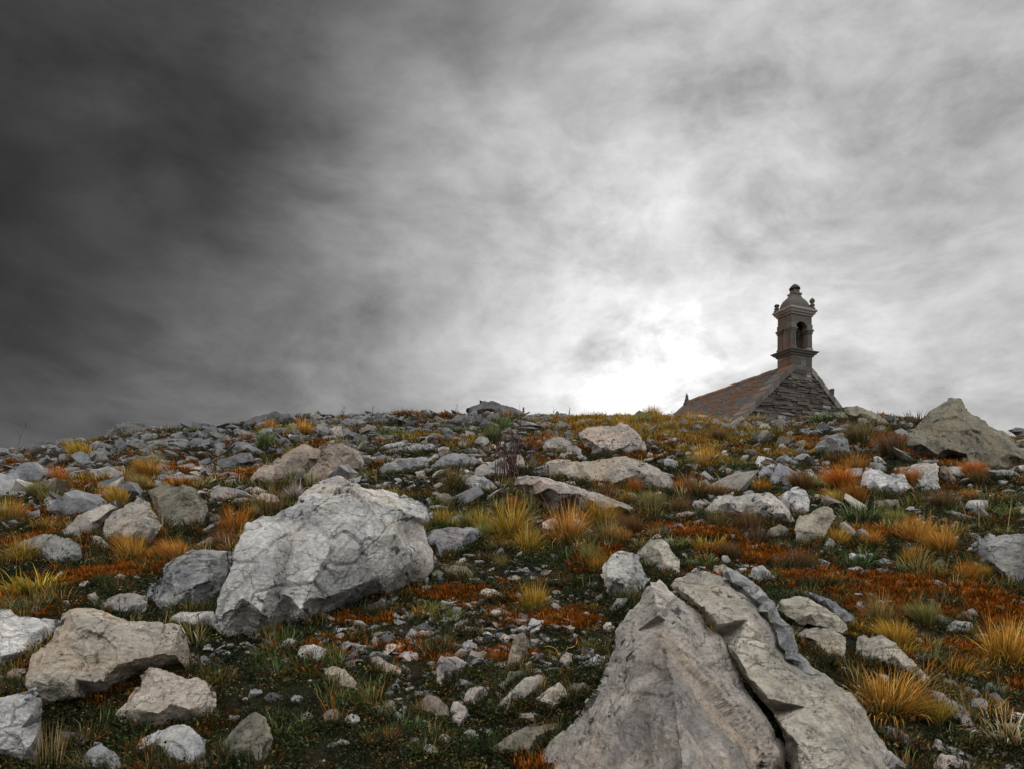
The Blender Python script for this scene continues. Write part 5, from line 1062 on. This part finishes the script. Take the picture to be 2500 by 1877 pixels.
# a few long dry straws lying over stones
for i, (xa, ya, xb, yb) in enumerate([(1668,1092,1634,1128),(1655,1145,1672,1172),(1742,1150,1762,1182),(1985,1040,1965,1062),(2000,1100,2010,1130),(2405,1500,2440,1560),(2290,1655,2350,1685),(2330,1200,2360,1260),(2385,1225,2390,1290),(2470,1195,2460,1290),(178,1750,200,1800),(150,1765,158,1790)]):
    X, Y, _ = pix2ground((xa + xb) / 2, max(ya, yb)); Y = float(Y[0]) * 0.985; A_ = unproj(xa, ya, Y); B_ = unproj(xb, yb, Y); M_ = (A_ + B_) / 2 + np.array((0.01, 0, 0.015)); o3 = B_ if yb > ya else A_
    me = plant_mesh('dry_straw', [tube([A_ - o3, M_ - o3, B_ - o3], 1.0 * Y / F, 0.7 * Y / F)], 'dry_twig')
    o = link('dry_straw', me, loc=o3); o.color = (0.35, 0.26, 0.13, 1); o['category'] = 'dry straw'; o['group'] = 'loose dry straws'
    PLANTS.append(dict(o=o, cx=(xa + xb) / 2, cy=(ya + yb) / 2, w=abs(xa - xb), h=abs(ya - yb), yb=max(ya, yb), label=None, nm=None, desc='pale dry straw'))
# twisted yellow roots on the dark ground left of the pyramid boulder
st = []; X, Y, _ = pix2ground(1385, 1600); s_ = float(Y[0]) / F
for i in range(13):
    a0 = rg.uniform(0, 6.28); P = [np.array((rg.normal(0, 30) * s_, rg.normal(0, 40) * s_, 0.02))]
    for q in range(9):
        a0 += rg.normal(0, 0.7); P.append(P[-1] + np.array((math.cos(a0) * 11 * s_, math.sin(a0) * 16 * s_, rg.normal(0.3, 5) * s_)))
    P = np.array(P); P[:, 2] = np.clip(P[:, 2], 0.01, 1) + P[:, 1] * 0.25
    st.append(tube(P, 1.3 * s_, 0.7 * s_))
place_plant('root_tangle', plant_mesh('root_tangle', st, 'dry_twig'), 1385, 1600, 'roots', 'tangle of thin yellow dead roots on dark ground left of the pyramid boulder', 'root tangle', (0.42, 0.26, 0.07), w=100, h=90)
# weathered seed plume by the brown boulders
st = [blades(200, 0.5, 0.7, 0.03, (0.2, 1.4), 3, 901, 0.8, spread=0.5)]
X, Y, _ = pix2ground(722, 1222); s_ = float(Y[0]) / F
o = link('dead_plant', plant_mesh('dead_plant', [blades(260, 0.5, 0.75, 0.035, (0.2, 1.5), 3, 901, 1.1, spread=0.5), blades(60, 0.5, 1.0, 0.02, (0.0, 0.3), 3, 902, 0.3, spread=0.5)], 'tussock_grass'), loc=(float(X[0]), float(Y[0]), float(terrain(X, Y)[0])))
o.scale = (62 * s_,) * 3; o.color = (0.33, 0.26, 0.22, 1); o['category'] = 'dead plant'
PLANTS.append(dict(o=o, cx=715, cy=1190, w=60, h=55, yb=1222, label='shaggy pale grey dead plant in the dark hollow below the striped brown boulder', nm='dead plant', desc=''))
# rusty marker post on the skyline
X, Y, _ = pix2ground(1278, 1012); X, Y = float(X[0]), float(Y[0]); s_ = Y / F
m, t, p = new_mat('rusty_red_paint'); p.inputs['Base Color'].default_value = (0.20, 0.055, 0.03, 1)
a_ = noise_n(t, N(t, 'ShaderNodeTexCoord').outputs['Object'], 14, 4, 0.6); t.links.new(mix(t, a_.outputs[0], (0.10, 0.03, 0.02), (0.30, 0.09, 0.05)), p.inputs['Base Color'])
zt = float(terrain(X, Y)); ht = EYE + (HY - 993) / F * Y - zt
post = link('marker_post', lathe('marker_post', [(0.0, -0.1), (3 * s_, -0.1), (2.7 * s_, ht * 0.7), (2.8 * s_, ht * 0.72), (2.8 * s_, ht * 0.8), (2.6 * s_, ht * 0.82), (2.6 * s_, ht * 0.98), (0, ht)], (0, 0, 0), 'rusty_red_paint', 8), loc=(X, Y, zt))
tag(post, 'short rusty red marker post on the skyline right of the notched crag', 'post')
# ---------------------------------------------------------------- uncountable cover: pebbles, heath, moss, grass
def gn_scatter(name, P, rot, scl, idx, tint, protos, mat_label, ndim=None):
    col = bpy.data.collections.new(name + '_sources')
    for i, me in enumerate(protos):
        q = bpy.data.objects.new('%s_source_%02d' % (name, i), me); col.objects.link(q)
    me = bpy.data.meshes.new(name); me.vertices.add(len(P)); me.vertices.foreach_set('co', np.asarray(P, np.float32).ravel())
    for nm_, ty, dat in (('rot', 'FLOAT_VECTOR', rot), ('scl', 'FLOAT_VECTOR', scl), ('idx', 'INT', idx), ('tint', 'FLOAT_COLOR', tint)):
        a = me.attributes.new(nm_, ty, 'POINT')
        a.data.foreach_set({'FLOAT_VECTOR': 'vector', 'INT': 'value', 'FLOAT_COLOR': 'color'}[ty], np.asarray(dat, np.int32 if ty == 'INT' else np.float32).ravel())
    ng = bpy.data.node_groups.new(name, 'GeometryNodeTree')
    ng.interface.new_socket('Geometry', in_out='INPUT', socket_type='NodeSocketGeometry'); ng.interface.new_socket('Geometry', in_out='OUTPUT', socket_type='NodeSocketGeometry')
    gi = ng.nodes.new('NodeGroupInput'); go = ng.nodes.new('NodeGroupOutput'); ip = ng.nodes.new('GeometryNodeInstanceOnPoints'); ci = ng.nodes.new('GeometryNodeCollectionInfo')
    ci.inputs['Collection'].default_value = col; ci.inputs['Separate Children'].default_value = True; ci.inputs['Reset Children'].default_value = True
    ip.inputs['Pick Instance'].default_value = True
    def attr(nm_, ty):
        n = ng.nodes.new('GeometryNodeInputNamedAttribute'); n.data_type = ty; n.inputs['Name'].default_value = nm_; return n.outputs[0]
    ng.links.new(gi.outputs[0], ip.inputs['Points']); ng.links.new(ci.outputs[0], ip.inputs['Instance'])
    ng.links.new(attr('idx', 'INT'), ip.inputs['Instance Index'])
    er = ng.nodes.new('FunctionNodeEulerToRotation'); ng.links.new(attr('rot', 'FLOAT_VECTOR'), er.inputs[0]); ng.links.new(er.outputs[0], ip.inputs['Rotation'])
    ng.links.new(attr('scl', 'FLOAT_VECTOR'), ip.inputs['Scale']); ng.links.new(ip.outputs[0], go.inputs[0])
    o = link(name, me); md = o.modifiers.new('scatter', 'NODES'); md.node_group = ng
    tag(o, mat_label, None, None, 'stuff'); return o
srg = np.random.default_rng(2024)
def ground_points(n, y0, y1, power=1.6, widen=1.1):
    # more points near by, thinning with distance
    u = srg.random(n); e = 2 - power
    Y = (y0 ** e + u * (y1 ** e - y0 ** e)) ** (1 / e)
    X = srg.uniform(-1, 1, n) * (0.78 * Y * widen + 0.6)
    return X, Y
def slope_at(X, Y):
    e = 0.05; return (terrain(X + e, Y) - terrain(X - e, Y)) / (2 * e), (terrain(X, Y + e) - terrain(X, Y - e)) / (2 * e)

# small leafy heath sprigs
def sprig(seed, n=34, r=0.05, h=0.034, leaf=0.010):
    rg = np.random.default_rng(seed); V = []; Fc = []; A = []
    for i in range(n):
        a = rg.uniform(0, 6.28); rr = r * math.sqrt(rg.random()); z = h * rg.uniform(0.05, 1.0) * (1 - 0.5 * rr / r)
        c = np.array((rr * math.cos(a), rr * math.sin(a), z)); d = rg.normal(size=3); d[2] = abs(d[2]) * 0.7; d /= np.linalg.norm(d)
        s = np.cross(d, rg.normal(size=3)); s /= np.linalg.norm(s); l = leaf * rg.uniform(0.6, 1.3)
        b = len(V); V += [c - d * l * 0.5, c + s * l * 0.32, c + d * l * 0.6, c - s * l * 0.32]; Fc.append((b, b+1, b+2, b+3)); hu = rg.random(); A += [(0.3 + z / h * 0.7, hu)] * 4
    for i in range(5):
        a = rg.uniform(0, 6.28); tip = np.array((r * 0.8 * math.cos(a), r * 0.8 * math.sin(a), h * 0.8)); s = np.array((-math.sin(a), math.cos(a), 0)) * 0.0012
        b = len(V); V += [-s, s, tip + s * .5, tip - s * .5]; Fc.append((b, b+1, b+2, b+3)); A += [(0.1, 0.3)] * 4
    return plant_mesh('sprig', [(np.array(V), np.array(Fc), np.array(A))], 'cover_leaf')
sprigs = [sprig(i) for i in range(5)]
moss = [plant_mesh('moss', [blades(70, 0.05, 0.030, 0.0045, (0.2, 1.5), 2, 500 + i, 0.6, spread=1.0)], 'cover_leaf') for i in range(4)]
short = [plant_mesh('short_grass', [blades(26, 0.05, 0.11, 0.0042, (0.2, 1.35), 3, 600 + i, 0.8, spread=0.7, lenvar=(0.4, 1))], 'cover_leaf') for i in range(4)]
def cover(name, X, Y, base, kind, tint, protos, label, tilt=0.25, hvar=(0.7, 1.4), lift=-0.003):
    n = len(X); P = np.stack([X, Y, terrain(X, Y) + lift], 1); gx_, gy_ = slope_at(X, Y)
    rot = np.stack([np.arctan(gy_) * 0.7 + srg.normal(0, tilt, n), -np.arctan(gx_) * 0.7 + srg.normal(0, tilt, n), srg.uniform(0, 6.28, n)], 1)
    k = base * srg.uniform(*hvar, n); lod = np.clip(Y / 4.2, 0.9, 4.5) ** 0.7; lodz = np.clip(Y / 4.2, 0.9, 4.5) ** 0.25
    scl = np.stack([k * lod, k * lod, k * lodz * srg.uniform(0.7, 1.25, n)], 1)
    t4 = np.ones((n, 4)); t4[:, :3] = tint * srg.uniform(0.55, 1.2, (n, 1))
    return gn_scatter(name, P, rot, scl, srg.integers(0, len(protos), n), t4, protos, label)
_rc = np.array([(r['o'].location.x, r['Y'], r['w'] * r['Y'] / F * 0.5) for r in ROCKS if 'low' in r and r['w'] < 260])
def clear(X, Y, pad=1.05):
    # bare ground just in front of each rock, so low growth does not swallow the stones
    m = np.ones(len(X), bool)
    for x, y, rr in _rc:
        m &= ~((np.abs(X - x) < rr * pad) & (Y < y + rr * 0.5) & (Y > y - 0.04 - 0.012 * y - rr * 0.12))
    return m | (srg.random(len(X)) < 0.28)
def C3(*c): return np.array(c, float)
X, Y = ground_points(150000, 2.3, 27, 1.75); P3 = np.stack([X, Y, 0 * X], 1)
zr, zg, zy = zone(X, Y, 'rust'), zone(X, Y, 'green'), zone(X, Y, 'gold'); nz = fbm(P3 * 1.3, 90, 3); nz2 = fbm(P3 * 0.5, 95, 2)
keep = clear(X, Y) & (srg.random(len(X)) < np.clip(0.55 + 1.3 * nz + 0.8 * zg - 0.9 * zr - 0.5 * zy, 0.36 * (1 - zr), 1.0))
Xs, Ys = X[keep], Y[keep]; gk = np.clip(zg[keep] + 0.3 * nz2[keep], 0, 1)[:, None]; br = srg.random(keep.sum())[:, None]
tin = C3(0.034, 0.038, 0.018) * (1 - gk) + C3(0.060, 0.072, 0.026) * gk; tin = np.where(br < 0.16, C3(0.16, 0.11, 0.035), tin); tin = np.where((br > 0.16) & (br < 0.24), C3(0.11, 0.04, 0.018), tin)
cover('heath_plants', Xs, Ys, 1.0, 'h', tin, sprigs, 'low dark green heath and creeping plants covering the soil')
# growth creeping up round the foot of every larger rock
ex, ey = [], []
for r in ROCKS:
    if 'low' not in r or r['w'] < 45 or r['yb'] > 1900: continue
    n = int(np.clip(r['w'] * 0.8, 30, 260)); xx = srg.uniform(r['cx'] - r['w'] * 0.5, r['cx'] + r['w'] * 0.5, n)
    yy = np.interp(xx, r['low'][0], r['low'][1]) + srg.normal(2, 0.035 * r['h'] + 2, n); ex.append(xx); ey.append(yy)
ex, ey = np.concatenate(ex), np.concatenate(ey); EX, EY, _ = pix2ground(ex, np.minimum(ey, 2000)); br = srg.random(len(EX))[:, None]
tin = np.where(br < 0.6, C3(0.04, 0.045, 0.02), C3(0.13, 0.10, 0.035)); tin = np.where(br > 0.85, C3(0.20, 0.075, 0.02), tin)
hk = srg.random(len(EX)) < 0.6
cover('rock_foot_heath', EX[hk], EY[hk], 1.25, 'h', tin[hk], sprigs, 'dark heath growing up against the feet of the rocks')
cover('rock_foot_grass', EX[~hk], EY[~hk], 0.9, 'g', tin[~hk] * 1.5, short, 'wisps of grass growing against the feet of the rocks', hvar=(0.5, 1.3))
X, Y = ground_points(190000, 2.3, 27, 1.7); zr, zy = zone(X, Y, 'rust'), zone(X, Y, 'gold'); P3 = np.stack([X, Y, 0 * X], 1); nz = fbm(P3 * 2.2, 190, 3)
keep = srg.random(len(X)) < np.clip(1.25 * np.maximum(zr, zy * 0.7) + (nz > 0.34) * 0.35, 0, 1)
Xs, Ys = X[keep], Y[keep]; yk = (zy[keep] > zr[keep])[:, None]; br = srg.random(keep.sum())[:, None]
tin = np.where(yk, C3(0.36, 0.19, 0.028), C3(0.37, 0.095, 0.011)); tin = np.where(br < 0.25, tin * 0.45, tin); tin = np.where(br > 0.86, C3(0.30, 0.15, 0.03), tin)
cover('orange_moss', Xs, Ys, 1.0, 'm', tin, moss, 'rust orange and yellow moss in patches between the stones', hvar=(0.8, 1.7))
X, Y = ground_points(60000, 2.3, 27, 1.6); zr, zg, zy = zone(X, Y, 'rust'), zone(X, Y, 'green'), zone(X, Y, 'gold'); P3 = np.stack([X, Y, 0 * X], 1); nz = fbm(P3 * 1.7, 290, 3)
keep = clear(X, Y) & (srg.random(len(X)) < np.clip(0.03 + 0.6 * zg + 0.5 * zy + 1.3 * (nz - 0.22), 0.01, 1) * np.clip(1.3 - Y / 26, 0.45, 1))
Xs, Ys = X[keep], Y[keep]; gk = zg[keep][:, None]; yk = zy[keep][:, None]; br = srg.random(keep.sum())[:, None]
tin = C3(0.22, 0.16, 0.05) * (1 - gk) + C3(0.13, 0.16, 0.05) * gk; tin = tin * (1 - yk) + C3(0.40, 0.23, 0.05) * yk; tin = np.where(br < 0.2, C3(0.34, 0.14, 0.03), tin); tin = np.where(br > 0.9, C3(0.42, 0.33, 0.15), tin)
cover('short_grass', Xs, Ys, 1.0, 'g', tin, short, 'short wiry green and straw coloured grass among the rocks', hvar=(0.6, 1.5))
# the golden sward under the chapel
n = 15000; px_ = srg.normal(1575, 110, n); py_ = 1012 + np.abs(srg.normal(0, 30, n)); X, Y, h_ = pix2ground(px_[:3000], py_[:3000], 27.5)
rep = 6; X = np.repeat(X, rep) + srg.normal(0, 0.35, len(X) * rep); Y = np.repeat(Y, rep) + srg.normal(0, 0.35, len(Y) * rep)
br = srg.random(len(X))[:, None]; tin = np.where(br < 0.5, C3(0.46, 0.25, 0.05), C3(0.34, 0.20, 0.05)); tin = np.where(br > 0.85, C3(0.16, 0.16, 0.05), tin)
cover('golden_grass', X, Y, 0.62, 'g', tin, short, 'deep golden grass covering the hilltop below the chapel', hvar=(0.7, 1.4))

# loose stones
def stone_proto(seed, flat):
    bmx = __import__('bmesh').new(); rg = np.random.default_rng(seed)
    for _ in range(13):
        v = rg.normal(size=3); v /= np.linalg.norm(v); v = v * rg.uniform(0.75, 1.1) * (1, rg.uniform(0.6, .9), flat); bmx.verts.new(v)
    __import__('bmesh').ops.convex_hull(bmx, input=bmx.verts[:]); __import__('bmesh').ops.delete(bmx, geom=[v for v in bmx.verts if not v.link_faces], context='VERTS')
    __import__('bmesh').ops.triangulate(bmx, faces=bmx.faces[:]); bmx.verts.index_update()
    V = np.array([v.co[:] for v in bmx.verts]); T = np.array([[v.index for v in f.verts] for f in bmx.faces]); bmx.free()
    V, T = refine(V, T, lambda c: np.full(len(c), 0.55), 3); V = V + rg.normal(0, 0.016, V.shape)
    return V, T
protoVT = [stone_proto(1000 + i, [0.30, 0.50, 0.62, 0.38, 0.22, 0.55][i % 6]) for i in range(10)]
m, t, p = new_mat('loose_stone')
oi = N(t, 'ShaderNodeAttribute', attribute_name='tint', attribute_type='INSTANCER'); g = N(t, 'ShaderNodeNewGeometry')
a1 = noise_n(t, g.outputs['Position'], 11, 5, 0.65); a2 = noise_n(t, g.outputs['Position'], 55, 4, 0.7)
c = mix(t, 1.0, oi.outputs['Color'], ramp(t, a1.outputs[0], [(0.3, 0.6), (0.5, 1.0), (0.7, 1.35)]), 'MULTIPLY'); c = mix(t, 0.5, c, ramp(t, a2.outputs[0], [(0.3, 0.5), (0.7, 1.4)]), 'MULTIPLY')
t.links.new(c, p.inputs['Base Color']); b = bump(t, a2.outputs[0], 0.8, 0.01); b = bump(t, a1.outputs[0], 0.8, 0.03, b); t.links.new(b, p.inputs['Normal'])
stones = [make_mesh('loose_stone', V, T, MAT['loose_stone'], False) for V, T in protoVT]
SC = np.array([TINT[k] for k in 'wwggggdttppb'])
def stones_scatter(name, X, Y, size, label, dark=1.0):
    n = len(X); P = np.stack([X, Y, terrain(X, Y) + size * srg.uniform(0.0, 0.35, n)], 1)
    rot = np.stack([srg.normal(0, 0.38, n) + 0.25, srg.normal(0, 0.38, n) + 0.1, srg.uniform(0, 6.28, n)], 1)
    scl = size[:, None] * np.stack([srg.uniform(0.7, 1.3, n), srg.uniform(0.6, 1.1, n), srg.uniform(0.6, 1.2, n)], 1)
    t4 = np.ones((n, 4)); t4[:, :3] = SC[srg.integers(0, len(SC), n)] * srg.uniform(0.6, 1.1, (n, 1)) * dark
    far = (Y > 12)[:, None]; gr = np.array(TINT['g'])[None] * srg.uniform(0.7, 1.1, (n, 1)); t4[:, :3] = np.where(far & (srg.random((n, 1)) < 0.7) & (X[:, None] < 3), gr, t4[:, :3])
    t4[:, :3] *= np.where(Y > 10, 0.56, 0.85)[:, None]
    return gn_scatter(name, P, rot, scl, srg.integers(0, len(stones), n), t4, stones, label)
X, Y = ground_points(34000, 2.4, 27, 1.6); P3 = np.stack([X, Y, 0 * X], 1)
nz = fbm(P3 * 1.6, 390, 3); gX, gY, _ = pix2ground([1150], [1580]); dd = np.exp(-(((X - gX[0]) / 0.85) ** 2 + ((Y - gY[0]) / 0.55) ** 2))
left = np.clip((Y - 9) / 8, 0, 1) * np.clip(0.8 - X / 14, 0.2, 1.2)
keep = srg.random(len(X)) < np.clip(0.40 + 1.3 * (nz - 0.02) + 1.4 * dd + 0.35 * left, 0.05, 1); keep &= clear(X, Y, 0.95); X, Y = X[keep], Y[keep]
size = (1 + 1.0 * dd[keep]) * 0.0140 * np.exp(srg.normal(0, 0.6, len(X))) * np.clip(Y / 3.6, 0.8, 7) ** 1.05 * 1.35
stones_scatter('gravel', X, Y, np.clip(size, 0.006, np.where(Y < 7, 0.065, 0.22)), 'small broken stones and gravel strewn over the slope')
X, Y = ground_points(11000, 7, 27, 1.1); P3 = np.stack([X, Y, 0 * X], 1); nz = fbm(P3 * 0.8, 490, 3)
keep = (srg.random(len(X)) < np.clip(0.10 + 1.3 * nz - X / 26, 0.04, 1)) & clear(X, Y, 1.0); X, Y = X[keep], Y[keep]
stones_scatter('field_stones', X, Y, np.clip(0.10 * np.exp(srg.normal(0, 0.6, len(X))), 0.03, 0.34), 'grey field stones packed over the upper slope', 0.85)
# individual loose stones that fill the slope between the traced ones
def scatter_singles(n_want, boxes_):
    k = 0; tries = 0; centers = [(r['cx'], r['cy'], r['w'], r['h']) for r in ROCKS]
    while k < n_want and tries < 9000:
        tries += 1; bx = boxes_[int(srg.integers(len(boxes_)))]; x = srg.uniform(bx[0], bx[1]); y = srg.uniform(bx[2], bx[3]); w = srg.uniform(bx[4], bx[5]); h = w * srg.uniform(0.4, 0.7)
        if any(abs(x - c[0]) < 0.5 * (w + c[2]) * 0.85 and abs(y - h / 2 - c[1]) < 0.5 * (h + c[3]) * 0.85 for c in centers): continue
        X_, Y_, hit = pix2ground(x, y)
        if not hit[0]: continue
        X_, Y_ = float(X_[0]), float(Y_[0]); s = w * Y_ / F * 0.5; seed = int(srg.integers(1e6)); i = seed % 10
        if ('m', i) not in TU: TU['m', i] = make_mesh('stone', protoVT[i][0], protoVT[i][1], MAT['weathered_quartzite'], False)
        o = link('stone', TU['m', i], loc=(X_, Y_, float(terrain(X_, Y_)) + s * 0.12)); o.scale = (s * srg.uniform(.9, 1.15), s * srg.uniform(.8, 1.2), s * srg.uniform(0.75, 1.1)); o.rotation_euler = (srg.normal(0.2, 0.3), srg.normal(0, 0.3), srg.uniform(0, 6.28))
        code = str(srg.choice(list(bx[6]))); o.color = tint_of(code, seed); o['category'] = 'stone'
        centers.append((x, y - h / 2, w, h)); ROCKS.append(dict(o=o, cx=x, cy=y - h / 2, w=w, h=h, yb=y, col=code, label=None, nm=None, Y=Y_, kind='stone', area=w * h)); k += 1
    return k
k = scatter_singles(112, [(850,1450,1490,1660,26,60,'ptbg'),(850,1450,1490,1660,30,56,'ptb'),(600,1300,1560,1850,26,56,'ptg'),(0,1000,1035,1110,46,95,'gdd'),(0,900,1060,1160,50,100,'gd'),(1000,2450,1050,1260,36,80,'gdt'),(0,700,1075,1180,26,60,'gggdb'),(60,520,1050,1130,24,50,'ggd'),(560,1400,1025,1110,24,50,'gggt'),(300,900,1140,1260,22,46,'ggtw'),(1500,2300,1060,1240,20,42,'gtpw'),(1550,2450,1300,1520,20,46,'gtpw'),(880,1500,1180,1330,22,42,'gtp'),(650,1500,1480,1840,20,40,'ptw'),(2000,2480,1600,1850,22,44,'gtp'),(0,480,1380,1460,20,40,'tg')])
print('single stones', k, 'all', len(ROCKS))
# ---------------------------------------------------------------- what each thing is called
ALL = [r for r in ROCKS] + PLANTS
LM = [r for r in ALL if r['nm']] + [dict(nm='stone chapel', cx=1900, cy=900, w=380, h=260, yb=1020)]
CW = {'w': 'white', 'g': 'grey', 'd': 'dark grey', 't': 'tan', 'p': 'pinkish', 'o': 'olive', 'b': 'brown', 'c': 'cream'}
def desc_of(r):
    if 'desc' in r: return r['desc']
    a = r['w'] / max(r['h'], 1); sh = 'flat' if a > 2.4 else 'upright' if a < 0.85 else 'wedge' if a > 1.6 else 'chunky'
    s = r['w'] * r['h']; sz = 'tiny' if s < 500 else 'small' if s < 1400 else 'medium' if s < 4500 else 'large'
    return f"{sz} {CW[r['col']]} {sh} {'stone' if r['kind'] == 'stone' else r['kind']}"
def relation(r, l):
    dx = (r['cx'] - l['cx']) / max(l['w'], 30); dy = (r['yb'] - l['yb']) / max(l['h'], 26)
    h = 'left' if dx < 0 else 'right'
    v = 'behind' if dy < 0 else 'in front'
    if abs(dx) > 1.6 * abs(dy): return f'{h} of'
    if abs(dy) > 1.6 * abs(dx): return 'behind' if dy < 0 else 'in front of'
    return f'behind, {h} of' if dy < 0 else f'in front, {h} of'
def dist(r, l): return math.hypot(max(0, abs(r['cx'] - l['cx']) - l['w'] / 2), 1.6 * max(0, abs(r['cy'] - l['cy']) - l['h'] / 2)) + 0.1 * math.hypot(r['cx'] - l['cx'], r['cy'] - l['cy'])
byl = {}
for r in ALL:
    if r['label']: r['o']['label'] = r['label']; continue
    l = min((q for q in LM if q is not r), key=lambda q: dist(r, q))
    near = 'close ' if dist(r, l) < 25 else ''
    r['lab'] = (desc_of(r), f"{near}{relation(r, l)} the {l['nm']}", l); byl.setdefault((r['lab'][0], r['lab'][1]), []).append(r)
ORD = ['nearest', 'second nearest', 'third nearest', 'fourth nearest', 'fifth nearest', 'sixth nearest', 'seventh nearest', 'eighth nearest', 'ninth nearest', 'tenth nearest']
for (d, rel), L_ in byl.items():
    if len(L_) == 1: L_[0]['o']['label'] = f'{d} {rel}'; continue
    L_.sort(key=lambda r: dist(r, r['lab'][2]))
    for i, r in enumerate(L_): r['o']['label'] = f"{d} {rel}, {ORD[min(i, 9)]}"
for r in ROCKS: r['o']['group'] = {'boulder': 'boulders on the hillside', 'rock': 'rocks on the hillside', 'slab': 'flat slabs on the hillside', 'stone': 'loose stones on the hillside'}[r['kind']]
seen = {}
for r in ALL: seen.setdefault(r['o']['label'], []).append(r['o'].name)
print('duplicate labels:', sum(len(v) > 1 for v in seen.values()), 'too long:', [k for k in seen if len(k.split()) > 16][:25])
bpy.context.view_layer.update()
